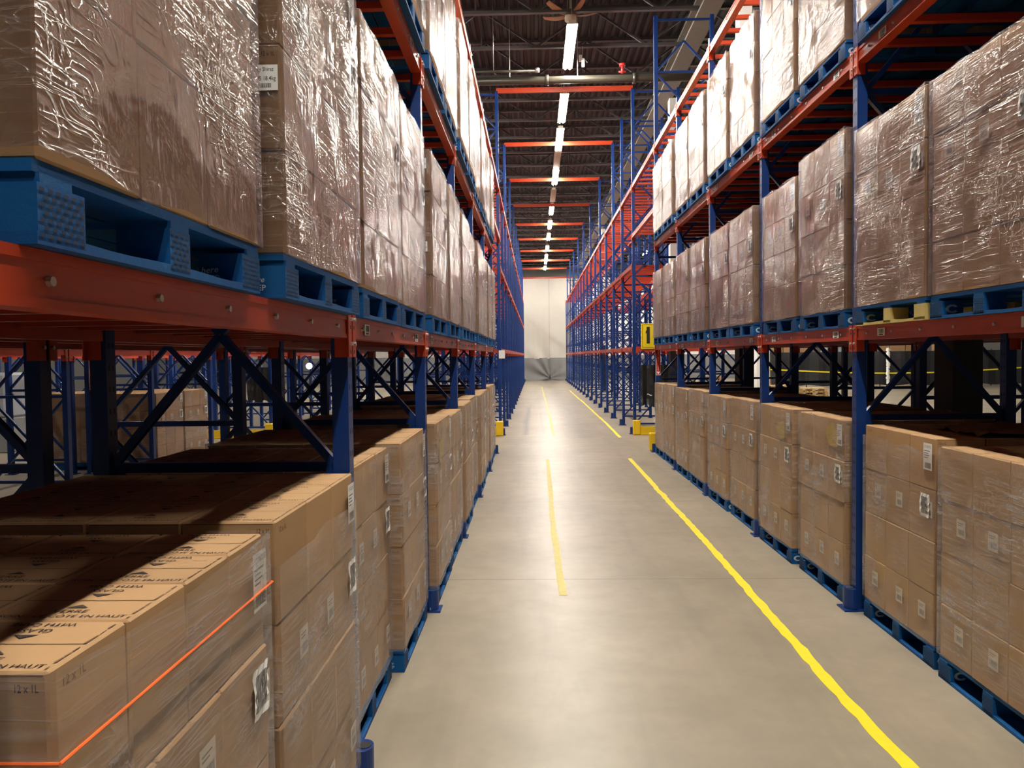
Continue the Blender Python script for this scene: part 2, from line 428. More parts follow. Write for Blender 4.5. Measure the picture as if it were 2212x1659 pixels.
# ceiling lights
def fixture_mesh():
    mb = MB(); mb.box(-0.07, 0.07, 0, 2.44, 0.02, 0.09, 'housing'); mb.box(-0.11, 0.11, 0.0, 2.44, 0.015, 0.025, 'housing'); return mb.mesh('housing')
def tube_mesh():
    mb = MB(); mb.cyl((0, 0.04, 0), (0, 2.40, 0), 0.019, 'tube', 8); return mb.mesh('tube')
def rod_mesh():
    mb = MB(); mb.cyl((0, 0, 0.09), (0, 0, 1.45), 0.006, 'steel', 5); return mb.mesh('rod')
FM, TM, RM = fixture_mesh(), tube_mesh(), rod_mesh()
def light(x, y, z, label, group, lit=True):
    t_ = thing('ceiling_light', label, 'ceiling light', group, None, (x, y, z))
    obj('housing', FM, t_)
    for dx in (-0.05, 0.05):
        if lit: obj('tube', TM, t_, (dx, 0, -0.004))
    for yy_ in (0.3, 2.1): obj('hanger_rod', RM, t_, (0, yy_, 0))
ly = [-6.0, -2.6, 0.8, 4.2, 7.6, 11.0, 15.85, 20.0, 23.0, 28.0, 34.4, 38.5, 42.5, 47.2, 51.3, 53.9, 57.8]
k = 0
for i, y in enumerate(ly):
    if y < 14: lab = f'lit strip light over the near aisle, {ORD[5-i]} before the big sprinkler pipe'
    elif y < 17: lab = 'brightest lit strip light over the aisle, just before the big sprinkler pipe'
    else: lab = f'lit strip light over the aisle, {ORD[i-7]} past the big sprinkler pipe'
    light(0.81, y, 8.5, lab, 'strip lights over the aisle')
for i, y in enumerate([25.5, 31.4]):
    light(0.81, y, 8.5, f'unlit strip light over the far aisle, {ORD[i]} one past the big pipe', 'strip lights over the aisle', False)
for i in range(7):
    light(-4.96, 13+7.2*i, 8.5, f'strip light over the aisle behind the left racks, {ORD[i]} from the near end', 'strip lights over the next aisle')
for i in range(6):
    light(7.2, 21+7.2*i, 8.5, f'strip light over the open floor behind the right racks, {ORD[i]} from the near end', 'strip lights over the open floor')
for i in range(9):
    light(12.5+4*(i%2), 22+4.6*i, 8.5, f'strip light over the staging floor, {ORD[i]} from the near end, far from the racks', 'strip lights over the staging floor')
for i in range(6):
    light(-11.8, 3+9.6*i, 8.5, f'strip light two aisles left of the walkway, {ORD[i]} from the near end', 'strip lights two aisles away')

# ceiling fan behind the brightest light
fan = thing('ceiling_fan', 'ceiling fan with tan blades hanging behind the brightest strip light', 'ceiling fan', None, None, (0.81, 16.6, 8.99))
mb = MB(); mb.cyl((0, 0, -0.10), (0, 0, 0.06), 0.12, 'housing', 16); obj('hub', mb.mesh('hub', True), fan)
mb = MB(); mb.cyl((0, 0, 0.05), (0, 0, 0.9), 0.02, 'housing', 8); obj('rod', mb.mesh('rod'), fan)
def blade(an):
    mb = MB(); n = 8; c, s = math.cos(an), math.sin(an); top = []; bot = []
    for j in range(n+1):
        r = 0.14+0.50*j/n; w = 0.035+0.035*math.sin(math.pi*(0.15+0.75*j/n)); dz = 0.10*(j/n)**2
        for sg, L in ((1, top), (-1, bot)):
            L.append((c*r-s*w*sg, s*r+c*w*sg, dz+0.012*sg))
    for j in range(n):
        for dz in (0, 0.012):
            mb.poly([(a[0], a[1], a[2]+dz) for a in (top[j], top[j+1], bot[j+1], bot[j])], 'fanwood')
    return mb.mesh('blade')
for q in range(5): obj('blade', blade(0.10+q*2*math.pi/5), fan)
sb = thing('sensor_box', 'small white sensor box hooked under a roof joist beside the lights', 'sensor', None, None, (1.12, 18.2, 8.62))
mb = MB(); mb.box(-0.05, 0.02, -0.04, 0.04, 0.02, 0.16, 'white'); mb.box(0.01, 0.08, -0.04, 0.04, -0.10, 0.08, 'white'); obj('casing', mb.mesh('c', bevel=0.008), sb)
mb = MB(); mb.cyl((0.03, 0, 0.1), (0.03, 0, 0.36), 0.006, 'steel', 6); mb.bar((0.08, 0, 0.06), (0.14, 0, 0.0), 0.012, 0.012, 'steel'); obj('hook', mb.mesh('h'), sb)

# building columns in the flue of the right racks
for i, (x_, y_) in enumerate([(3.78, 7.15), (3.78, 14.35), (3.78, 21.55), (3.78, 43.2)]):
    t_ = thing('building_column', f'tall white steel column with black cladding, {ORD[i]} from the near end', 'column', 'columns between the right racks', None, (x_, y_, 0))
    mb = MB(); mb.box(-0.11, 0.11, -0.15, 0.15, 2.5, 8.8, 'white'); obj('shaft', mb.mesh('shaft'), t_)
    mb = MB(); mb.box(-0.13, 0.13, -0.17, 0.17, 0, 2.5, 'blackm'); obj('cladding', mb.mesh('clad', bevel=0.01), t_)

# ================================================================== RACKING
PW, PD = 0.075, 0.08      # post size across / along the aisle
def post_mesh(h, holes):
    def f():
        mb = MB(); mb.box(-PW/2, PW/2, -PD/2, PD/2, 0.012, h, 'blue')
        if holes:
            z = 0.12
            while z < min(h, 6.2)-0.05:
                for yy_ in (-0.017, 0.017):
                    for sx in (1, -1):
                        xx = sx*(PW/2+0.0006)
                        mb.poly([(xx, yy_-0.005-0.002, z-0.011), (xx, yy_+0.005, z-0.014), (xx, yy_+0.007, z+0.011), (xx, yy_-0.005, z+0.014)], 'dark')
                z += 0.10
        return mb.mesh('post')
    return cached(('post', h, holes), f)
def foot_mesh():
    mb = MB(); mb.box(-0.075, 0.075, -0.075, 0.075, 0, 0.012, 'blue')
    for sx in (-1, 1): mb.cyl((sx*0.055, 0.055, 0.01), (sx*0.055, 0.055, 0.035), 0.010, 'steel', 6)
    return mb.mesh('foot_plate')
FOOT = foot_mesh()
def guard_mesh():
    """rounded blue column protector with a base flange"""
    mb = MB(); n = 10; pts = []
    for j in range(n+1):
        a = -math.pi/2+math.pi*j/n; pts.append((0.022+0.05*math.cos(a), 0.062*math.sin(a)))
    pts = [(0.0, -0.062)]+pts+[(0.0, 0.062)]
    for (xa, ya), (xb, yb) in zip(pts[:-1], pts[1:]):
        mb.poly([(xa, ya, 0.01), (xb, yb, 0.01), (xb, yb, 0.165), (xa, ya, 0.165)], 'blue')
    mb.poly([(a, b_, 0.165) for a, b_ in pts], 'blue')
    mb.box(-0.01, 0.092, -0.08, 0.08, 0, 0.012, 'blue')
    mb.cyl((0.03, 0, 0.165), (0.03, 0, 0.168), 0.032, 'dark', 12)
    return mb.mesh('column_protector')
GUARD = guard_mesh()
def hbrace():
    mb = MB(); mb.box(PW/2, DEPTH-PW/2-PW/2*0, -0.018, 0.018, -0.022, 0.022, 'blue'); return mb.mesh('horizontal_brace')
HB = hbrace()
def dbrace(flip):
    mb = MB(); a, b_ = (PW*0.4, 0.0), (DEPTH/2, 0.60)
    if flip: a, b_ = (DEPTH-PW*0.4, 0.0), (DEPTH/2, 0.60)
    mb.bar((a[0], 0, a[1]), (b_[0], 0, b_[1]), 0.036, 0.040, 'blue', (0, 1, 0)); return mb.mesh('diagonal_brace')
DB = (dbrace(False), dbrace(True))
def dbrace_dn(flip):
    mb = MB(); x0 = PW*0.4 if not flip else DEPTH-PW*0.4
    mb.bar((x0, 0, 0), (DEPTH/2, 0, -0.60), 0.036, 0.040, 'blue', (0, 1, 0)); return mb.mesh('diagonal_brace')
DBD = (dbrace_dn(False), dbrace_dn(True))
def lattice(h, top=False):
    """one welded brace lattice for frames seen small"""
    def f():
        mb = MB(); z = 0.25
        while z < h-0.3:
            mb.box(0, DEPTH, -0.018, 0.018, z-0.02, z+0.02, 'blue')
            if z+0.6 < h:
                for xa in (0.0, DEPTH):
                    mb.bar((xa, 0, z), (DEPTH/2, 0, z+0.6), 0.034, 0.036, 'blue', (0, 1, 0))
                    if z+1.2 < h: mb.bar((DEPTH/2, 0, z+0.6), (xa, 0, z+1.2), 0.034, 0.036, 'blue', (0, 1, 0))
            z += 1.21
        mb.box(0, DEPTH, -0.018, 0.018, h-0.10, h-0.06, 'blue')
        return mb.mesh('bracing')
    return cached(('lat', h), f)

def frame(xface, sgn, y, h, label, group, detail, guard=True):
    """sgn: direction from the aisle face into the rack (-1 left racks, +1 right racks)"""
    rz = 0.0 if sgn > 0 else math.pi
    t_ = thing('upright_frame', label, 'rack frame', group, None, (xface+sgn*PW/2, y, 0), rz)
    D = DEPTH-PW
    for q, xx in enumerate((0, DEPTH)):
        obj('post', post_mesh(h, detail > 1), t_, (xx, 0, 0))
        if detail > 0: obj('foot_plate', FOOT, t_, (xx, 0, 0))
    if detail > 1:
        z = 0.25
        while z < h-0.2:
            obj('horizontal_brace', HB, t_, (0, 0, z))
            if z+0.6 < h:
                for q in (0, 1): obj('diagonal_brace', DB[q], t_, (0, 0, z))
            if z > 0.8:
                for q in (0, 1): obj('diagonal_brace', DBD[q], t_, (0, 0, z))
            z += 1.21
    else:
        obj('bracing', lattice(h), t_)
    if guard: obj('column_protector', GUARD, t_, (-PW/2-0.004, 0, 0), math.pi)
    return t_

BW = PITCH_Y-PD-0.006
def beam_mesh(holes, L=BW):
    def f():
        mb = MB(); a = -L/2; b_ = L/2
        # step beam: tall outer box with a lower inner ledge and rolled lips
        mb.box(-0.030, 0.012, a, b_, -BH, 0.0, 'orange')
        mb.box(0.012, 0.040, a, b_, -BH, -0.040, 'orange')
        mb.box(-0.034, -0.030, a, b_, -0.020, 0.0, 'orange'); mb.box(-0.034, -0.030, a, b_, -BH, -BH+0.018, 'orange')
        for s_ in (-1, 1):
            e = s_*(L/2)
            mb.box(-0.040, -0.034, min(e-s_*0.028, e+s_*0.030), max(e-s_*0.028, e+s_*0.030), -0.185, 0.012, 'orange')
            mb.box(-0.036, 0.030, min(e, e-s_*0.004), max(e, e-s_*0.004), -0.185, 0.012, 'orange')
            for zz in (-0.015, -0.125):
                mb.cyl((-0.040, e+s_*0.010, zz), (-0.050, e+s_*0.010, zz), 0.010, 'steel', 6)
                if holes: mb.box(-0.0407, -0.0398, e+s_*0.004, e+s_*0.016, zz-0.045, zz-0.028, 'dark')
        if holes:
            for q in range(6):
                yy_ = -L/2+L*(q+0.5)/6
                mb.cyl((-0.030, yy_, -0.052), (-0.040, yy_, -0.052), 0.009, 'steel', 8)
        return mb.mesh('beam')
    return cached(('beam', holes, L), f)
def sbar_mesh():
    mb = MB(); mb.box(0.012, DEPTH-0.045, -0.025, 0.025, -0.058, -0.012, 'orange'); return mb.mesh('support_bar')
SBAR = sbar_mesh()
def sbars_mesh():
    mb = MB()
    for q in range(6):
        yy_ = -BW/2+BW*(q+0.5)/6; mb.box(0.012, DEPTH-0.045, yy_-0.025, yy_+0.025, -0.058, -0.012, 'orange')
    return mb.mesh('support_bars')
SBARS = sbars_mesh()
def loc_label():
    mb = MB(); mb.box(-0.0358, -0.0352, -0.060, 0.060, -0.078, -0.024, 'paper')
    r = random.Random(3); y = -0.038
    while y < 0.036:
        w = r.choice((0.002, 0.004, 0.006)); mb.box(-0.0362, -0.0358, y, y+w, -0.060, -0.030, 'ink'); y += w+r.choice((0.003, 0.005))
    mb.box(-0.0362, -0.0358, -0.03, 0.03, -0.073, -0.065, 'ink')
    return mb.mesh('location_label')
LOCL = loc_label()
def shelf(xface, sgn, yc, z, label, group, detail, L=BW):
    rz = 0.0 if sgn > 0 else math.pi
    t_ = thing('rack_shelf', label, 'rack shelf', group, None, (xface+sgn*0.036, yc, z), rz)
    b = beam_mesh(detail > 1, L)
    fb = obj('front_beam', b, t_, (-0.010, 0, 0))
    obj('rear_beam', b, t_, (DEPTH+PW-0.062, 0, 0), math.pi)
    if detail > 0 and L == BW:
        for q in range(6): obj('support_bar', SBAR, t_, (0, -L/2+L*(q+0.5)/6, 0))
    elif L == BW: obj('support_bars', SBARS, t_, kind='stuff')
    else:
        n = int(L/0.4)
        for q in range(n): obj('support_bar', SBAR, t_, (0, -L/2+L*(q+0.5)/n, 0))
    if detail > 1:
        
        if not (sgn < 0 and yc < 3 and z < 3):
            for yy_ in (-0.88, 0.75): obj('location_label', LOCL, fb, (0.001, yy_*sgn, 0))
    elif detail > 0:
        for yy_ in (-0.55, 0.55): obj('location_label', LOCL, fb, (0.001, yy_, 0))
    return t_

LV = {1: 'lowest', 2: 'middle', 3: 'highest'}
ZL = {1: Z1, 2: Z2, 3: Z3}
def near_row(name, xface, sgn, i0, dets, guard, tall_end, group, skip_levels=()):
    for i in range(i0, 6):
        y = Y0+PITCH_Y*i; last = (i == 5)
        h = 8.60 if (last and tall_end) else 6.22
        frame(xface, sgn, y, h, f'blue upright frame of {name}, {ORD[i+1]} from the near end', group+' frames', dets(i), guard)
    for i in range(i0+1, 6):
        yc = Y0+PITCH_Y*(i-0.5)
        for lv in (1, 2, 3):
            if lv in skip_levels: continue
            shelf(xface, sgn, yc, ZL[lv], f'orange beam shelf of {name}, {LV[lv]} level, {ORD[i]} bay along', group+' shelves', dets(i))
near_row('the loaded left rack', XL, -1, -1, lambda i: 2 if i < 4 else 1, True, False, 'loaded left rack')
near_row('the loaded right rack', XR, 1, 0, lambda i: 2 if i < 5 else 1, True, True, 'loaded right rack')
XL2 = XL-2*DEPTH-2*PW+0.075-0.30-0.0
# back-to-back rows: posts of the second row stand 0.3 m behind
XLB = -3.42            # aisle face of the row behind, seen from the next aisle
XRB = 5.22
near_row('the rack behind the left cartons', XLB, 1, -1, lambda i: 1 if i < 3 else 0, False, False, 'second left rack')
near_row('the rack behind the right cartons', XRB, -1, 0, lambda i: 1 if i < 3 else 0, False, False, 'second right rack')

def far_row(name, xface, sgn, n, det, guard, tall, group, levels=(1, 2, 3), y0=FAR0):
    for i in range(n+1):
        y = y0+PITCH_Y*i
        h = 8.42 if tall(i) else 6.22
        frame(xface, sgn, y, h, f'blue upright frame of {name}, {ORD[i]} past the cross aisle', group+' frames', 1 if (det and i < 4) else 0, guard)
    for i in range(n):
        yc = y0+PITCH_Y*(i+0.5)
        for lv in levels:
            shelf(xface, sgn, yc, ZL[lv], f'orange shelf of {name}, {LV[lv]} level, {ORD[i]} bay past cross aisle', group+' shelves', 1 if (det and i < 7) else 0)
far_row('the bare left rack', XL, -1, NFAR, True, True, lambda i: i % 2 == 0, 'bare left rack')
far_row('the bare right rack', XR, 1, NFAR, True, True, lambda i: i % 2 == 0 or i == 1, 'bare right rack')
far_row('the second bare left rack', XLB, 1, 9, False, False, lambda i: False, 'second bare left rack')
far_row('the second bare right rack', XRB, -1, 9, False, False, lambda i: False, 'second bare right rack', (1, 2))
# tie beams across the top of the aisle
mb = MB(); mb.box(XL-0.04, XR+0.04, -0.025, 0.025, -0.06, 0.06, 'orange'); mb.box(XL-0.04, XR+0.04, -0.035, -0.025, 0.04, 0.06, 'orange'); mb.box(XL-0.04, XR+0.04, -0.035, -0.025, -0.06, -0.045, 'orange')
TIE = mb.mesh('tie_beam')
for q in range(9):
    i = 2*q
    thing('tie_beam', f'orange tie beam spanning the aisle top, {ORD[q]} past the cross aisle', 'tie beam', 'tie beams across the aisle', TIE, (0, FAR0+PITCH_Y*i, 8.43))
# tunnel over the cross aisle: shelves bridging to the far racks
LT = FAR0-(Y0+PITCH_Y*5)-PD-0.006
yct = (FAR0+Y0+PITCH_Y*5)/2
for nm, xf, sg in (('left', XL, -1), ('right', XR, 1)):
    shelf(xf, sg, yct, Z3, f'long orange shelf bridging the cross aisle on the {nm}, at the highest level', 'cross aisle bridges', 1, LT)
    shelf(xf, sg, yct, 4.90, f'long orange shelf bridging the cross aisle on the {nm}, just above the middle level', 'cross aisle bridges', 1, LT)

# racks further left (rows seen through the lower bays)
def simple_rows(name, xface, sgn, group, near=True):
    for i in range(2, 6):
        frame(xface, sgn, Y0+PITCH_Y*i, 6.22, f'blue upright frame of {name}, {ORD[i-2]} before the cross aisle', group, 1, False)
    for i in range(3, 6):
        shelf(xface, sgn, Y0+PITCH_Y*(i-0.5), Z1, f'orange shelf of {name}, {ORD[i-3]} bay before the cross aisle', group, 0)
    for i in range(6):
        frame(xface, sgn, FAR0+PITCH_Y*i, 6.22, f'blue upright frame of {name}, {ORD[i]} beyond the cross aisle', group, 0, False)
    for i in range(5):
        shelf(xface, sgn, FAR0+PITCH_Y*(i+0.5), Z1, f'orange shelf of {name}, {ORD[i]} bay beyond the cross aisle', group, 0)
simple_rows('the rack facing the next left aisle', -6.58, -1, 'rack across the next aisle')
simple_rows('the rack two aisles to the left', -9.15, 1, 'rack two aisles left')
simple_rows('the third rack left of the walkway', -12.4, -1, 'rack three rows left')
simple_rows('the leftmost rack glimpsed in the distance', -15.0, 1, 'leftmost rack')

# ================================================================== PALLETS
def hatch(mb, x, y0, y1, z0, z1, nx):
    """pressed pattern of small cells on the face of a block"""
    dz = (z1-z0)/7
    for r in range(7):
        w = (y1-y0)/nx; off = w*0.5 if r % 2 else 0.0
        for c in range(nx+1):
            a = y0+c*w-off+w*0.15; b_ = a+w*0.62
            a = max(a, y0+0.003); b_ = min(b_, y1-0.003)
            if b_-a > 0.004: mb.poly([(x, a, z0+r*dz+dz*0.25), (x, b_, z0+r*dz+dz*0.25), (x, b_, z0+r*dz+dz*0.75), (x, a, z0+r*dz+dz*0.75)], 'dkblue')
MT['dkblue'] = simple('dark_blue_recess', (0.001, 0.012, 0.05), 0.8)
MT['paleblue'] = simple('pale_stencil_paint', (0.50, 0.62, 0.72), 0.6, 0, 0.3, 30)
PWID, PDEP = 1.03, 1.20
def block_mesh(wy, wx, mat, text, hatched):
    def f():
        mb = MB(); mb.box(-wx/2, wx/2, -wy/2, wy/2, 0, 0.095, mat)
        if hatched:
            for sx in (1, -1): hatch(mb, sx*(wx/2+0.0015), -wy/2, wy/2, 0.004, 0.091, max(2, int(wy/0.022)))
        if text:
            for s_ in (-1, 1):
                if s_ < 0: 
                    add_text(mb, 'CHEP', (-0.035, s_*(wy/2+0.001), 0.026), (-s_, 0, 0), (0, 0, 1), 0.026, 'paleblue')
                    add_text(mb, 'here', (-0.030, s_*(wy/2+0.001), 0.050), (-s_, 0, 0.08), (0.2, 0, 1), 0.026, 'paleblue'); continue
                # ring with an arrow notch
                n = 10
                for j in range(1, n-1):
                    a0, a1 = 2*math.pi*j/n, 2*math.pi*(j+1)/n
                    P = lambda a, r: (-s_*math.cos(a)*r*1.5, s_*(wy/2+0.001), 0.048+math.sin(a)*r)
                    mb.poly([P(a0, 0.014), P(a1, 0.014), P(a1, 0.026), P(a0, 0.026)], 'paleblue')
        return mb.mesh('block')
    return cached(('block', wy, wx, mat, text, hatched), f)
def deck_mesh(top, mat):
    def f():
        mb = MB(); r = random.Random(5 if top else 6)
        if top:
            n = 8; w = PDEP/n
            for j in range(n): mb.box(-PDEP+j*w+0.006, -PDEP+(j+1)*w-0.006, -PWID/2, PWID/2, 0.117, 0.138, mat)
            for yy_ in (-0.46, 0, 0.46): mb.box(-PDEP, 0, yy_-0.045, yy_+0.045, 0.100, 0.117, mat)
        else:
            # front and back leading boards sag a little between blocks
            for x0_, x1_ in ((-0.12, 0.0), (-PDEP, -PDEP+0.12), (-0.68, -0.52)):
                n = 14; i = None
                for j in range(n):
                    ya, yb = -PWID/2+PWID*j/n, -PWID/2+PWID*(j+1)/n
                    za = 0.016+0.005*abs(math.cos(j*math.pi/7)); zb = 0.016+0.005*abs(math.cos((j+1)*math.pi/7))
                    mb.box(x0_, x1_, ya, yb, 0, 1, mat); b = len(mb.v)-8
                    for q in range(8):
                        vx, vy, vz = mb.v[b+q]; mb.v[b+q] = (vx, vy, 0.0 if vz == 0 else (za if vy == ya else zb))
            for yy_ in (-0.46, 0.46): mb.box(-PDEP+0.12, -0.12, yy_-0.05, yy_+0.05, 0.0, 0.016, mat)
        return mb.mesh('deck')
    return cached(('deck', top, mat), f)
def pallet(x, y, z, sgn, label, group, detail, mat='pallet', rzj=0.0):
    rz = (0.0 if sgn > 0 else math.pi)+rzj     # local +x points to the aisle for the left racks
    t_ = thing('pallet', label, 'pallet', group, None, (x, y, z), rz)
    m2 = 'pallet' if mat == 'pallet' else mat
    obj('top_deck', deck_mesh(True, 'pallet'), t_)
    obj('bottom_deck', deck_mesh(False, mat), t_)
    if detail:
        for bx, wx in ((-0.06, 0.12), (-0.60, 0.14), (-PDEP+0.06, 0.12)):
            for by, wy in ((-0.445, 0.135), (0.0, 0.10), (0.445, 0.135)):
                mm = mat if by >= 0 or mat == 'pallet' else 'pallet'
                obj('block', block_mesh(wy, wx, mm, abs(by) > 0.1 and bx > -0.1 and mm == 'pallet', mm == 'pallet'), t_, (bx, by, 0.0055+0.0))
    else:
        def f():
            mb = MB(); return mb
        for by, wy in ((-0.445, 0.135), (0.0, 0.10), (0.445, 0.135)):
            def g():
                mb = MB()
                for bx, wx in ((-0.06, 0.12), (-0.60, 0.14), (-PDEP+0.06, 0.12)): mb.box(bx-wx/2, bx+wx/2, -wy/2, wy/2, 0.018, 0.1005, 'pallet')
                mb.box(-0.12, -PDEP+0.12, -wy/2, -wy/2+0.02, 0.07, 0.1005, 'pallet')
                if wy > 0.11:
                    for s_ in (-1, 1):
                        n = 10
                        for j in range(1, n-1):
                            a0, a1 = 2*math.pi*j/n, 2*math.pi*(j+1)/n
                            P = lambda a, r: (-0.06-s_*math.cos(a)*r*1.3, s_*(wy/2+0.001), 0.06+math.sin(a)*r)
                            mb.poly([P(a0, 0.016), P(a1, 0.016), P(a1, 0.028), P(a0, 0.028)], 'paleblue')
                return mb.mesh('block_row')
            obj('block_row', cached(('brow', wy), g), t_, (0, by, 0))
    return t_

# ================================================================== CARTONS
CW, CD = 0.34, 0.30         # carton along the aisle, carton into the rack
def carton_mesh(dx, dy, dz, top, side, front):
    """x 0..-dx into the rack, y centred, z 0..dz; flap seams, cut flap edges, printing"""
    def f():
        mb = MB(); g = 0.0025
        b = MB(); b.box(-dx+g, -g, -dy/2+g, dy/2-g, 0, dz-0.001, 'card')
        me0 = b.mesh('c', bevel=0.005)
        mb.add([v.co for v in me0.vertices], [tuple(p.vertices) for p in me0.polygons], 'card')
        bpy.data.meshes.remove(me0)
        e = 0.0006
        # flap lines round the upper rim and the top closing seam
        for s_ in (-1, 1):
            mb.poly([(-dx+0.01, s_*(dy/2-g+e), dz-0.009), (-0.01, s_*(dy/2-g+e), dz-0.009), (-0.01, s_*(dy/2-g+e), dz-0.0065), (-dx+0.01, s_*(dy/2-g+e), dz-0.0065)], 'cardcut')
        mb.poly([(-dx+0.01, -0.0015, dz), (-0.008, -0.0015, dz), (-0.008, 0.0015, dz), (-dx+0.01, 0.0015, dz)], 'cardcut')
        r = random.Random(int(dx*1000+dy*100)+top)
        if top:   # ragged torn edge of the closing flap along the aisle edge
            y = -dy/2+0.01
            while y < dy/2-0.02:
                w = r.uniform(0.008, 0.05); d = r.uniform(0.0, 0.004)
                mb.poly([(-0.012-d, y, dz+e), (-0.010, y, dz+e), (-0.010, y+w, dz+e), (-0.012-d*0.3, y+w, dz+e)], 'cardcut'); y += w+r.uniform(0.0, 0.02)
            zt = dz+e
            add_text(mb, 'SOIN / CE CÔTÉ EN HAUT', (-dx/2, -dy*0.41, zt), (1, 0, 0), (0, 1, 0), 0.022, 'ink')
            add_text(mb, 'VERRE', (-dx/2, -dy*0.29, zt), (1, 0, 0), (0, 1, 0), 0.026, 'ink')
            add_text(mb, 'GLASS', (-dx/2, dy*0.27, zt), (-1, 0, 0), (0, -1, 0), 0.026, 'ink')
            add_text(mb, 'WITH CARE', (-dx/2, dy*0.40, zt), (-1, 0, 0), (0, -1, 0), 0.024, 'ink')
            mb.poly([(-dx/2-0.024, -dy*0.20, zt), (-dx/2+0.024, -dy*0.20, zt), (-dx/2, -dy*0.12, zt)], 'ink')
            mb.poly([(-dx/2-0.024, dy*0.18, zt), (-dx/2+0.024, dy*0.18, zt), (-dx/2, dy*0.10, zt)], 'ink')
        if side:
            for s_ in (-1, 1):
                add_text(mb, '12 x 1L', (-0.040, s_*(dy/2-g+e), dz-0.030), (-s_, 0, 0), (0, 0, 1), 0.020, 'ink', 0.72)
        if front:
            add_text(mb, '12 x 1L', (-g+e, -dy/2+0.075, dz-0.035), (0, 1, 0), (0, 0, 1), 0.024, 'cardcut')
        return mb.mesh('carton')
    return cached(('carton', round(dx, 3), round(dy, 3), round(dz, 3), top, side, front), f)

def bars(mb, x, y0, y1, z0, z1, k, seed):
    r = random.Random(seed); y = y0
    while y < y1:
        w = r.choice((0.0014, 0.0025, 0.004)); mb.poly([(x, y, z0), (x, min(y+w, y1), z0), (x, min(y+w, y1), z1), (x, y, z1)], k); y += w+r.choice((0.0015, 0.003))
def pack_label():     # tall white label with code on the top carton
    mb = MB(); mb.box(0, 0.0006, -0.052, 0.052, -0.165, 0, 'paper')
    add_text(mb, '17-76715', (0.0009, 0, -0.022), (0, 1, 0), (0, 0, 1), 0.023, 'greyink')
    for q, w in enumerate((0.07, 0.05, 0.06, 0.045)): mb.poly([(0.0009, -0.042, -0.05-q*0.014), (0.0009, -0.042+w, -0.05-q*0.014), (0.0009, -0.042+w, -0.045-q*0.014), (0.0009, -0.042, -0.045-q*0.014)], 'greyink')
    bars(mb, 0.0009, -0.035, 0.04, -0.155, -0.12, 'ink', 1)
    return mb.mesh('packing_label')
def pale_label():
    mb = MB(); mb.box(0, 0.0006, -0.045, 0.045, -0.10, 0, 'beige')
    for q, w in enumerate((0.06, 0.045)): mb.poly([(0.0009, -0.035, -0.022-q*0.012), (0.0009, -0.035+w, -0.022-q*0.012), (0.0009, -0.035+w, -0.018-q*0.012), (0.0009, -0.035, -0.018-q*0.012)], 'greyink')
    bars(mb, 0.0009, -0.03, 0.035, -0.085, -0.052, 'greyink', 2)
    return mb.mesh('carton_label')
def barcode_label():
    mb = MB(); n = 7; r = random.Random(4)
    # crumpled silvery pouch over a bar code sheet
    P = [[(0.002+r.uniform(0, 0.007), -0.058+0.116*i/n, -0.145+0.145*j/n) for i in range(n+1)] for j in range(n+1)]
    for j in range(n):
        for i in range(n): mb.poly([P[j][i], P[j][i+1], P[j+1][i+1], P[j+1][i]], 'paper' if i in (0, n-1) or j in (0, n-1) else 'silver')
    rr = random.Random(9)
    for j in range(1, n-1):
        for i in range(1, n-1):
            a, b_, c_, d = (Vector(P[j][i]), Vector(P[j][i+1]), Vector(P[j+1][i+1]), Vector(P[j+1][i]))
            for q in range(2):
                f0 = q*0.5+0.08; f1 = f0+rr.uniform(0.14, 0.3)
                o = Vector((0.0012, 0, 0))
                mb.poly([a.lerp(b_, f0)+o, a.lerp(b_, f1)+o, d.lerp(c_, f1)+o, d.lerp(c_, f0)+o], 'ink')
    return mb.mesh('barcode_label')
PACKL, PALEL, BARL = pack_label(), pale_label(), barcode_label()
def side_label():     # wine case label on the end of a carton, reading -y side
    mb = MB(); mb.box(-0.13, 0, -0.0006, 0, -0.078, 0, 'paper')
    add_text(mb, 'ay Shiraz', (-0.038, -0.0009, -0.014), (1, 0, 0), (0, 0, 1), 0.018, 'ink', 0.8)
    add_text(mb, '45 18.4kg', (-0.036, -0.0009, -0.042), (1, 0, 0), (0, 0, 1), 0.019, 'ink', 0.8)
    r = random.Random(8); x_ = -0.085
    while x_ < -0.022:
        w = r.choice((0.001, 0.0018, 0.0028)); mb.poly([(x_, -0.0009, -0.070), (x_+w, -0.0009, -0.070), (x_+w, -0.0009, -0.056), (x_, -0.0009, -0.056)], 'ink'); x_ += w+0.0012
    return mb.mesh('case_label')
SIDEL = side_label()

def inner_mesh(dz, layers, wid, rows_from):
    """the cartons behind the front row, drawn as their own boxes"""
    def f():
        mb = MB(); g = 0.003
        n = 3; w = wid/n
        for L in range(layers):
            for i in range(n):
                for j in range(rows_from, 4):
                    mb.box(-(j+1)*CD+g, -j*CD-g, -wid/2+i*w+g, -wid/2+(i+1)*w-g, L*dz, (L+1)*dz-0.002, 'card')
        return mb.mesh('inner_cartons', bevel=0.004)
    return cached(('inner', round(dz, 3), layers, round(wid, 3), rows_from), f)

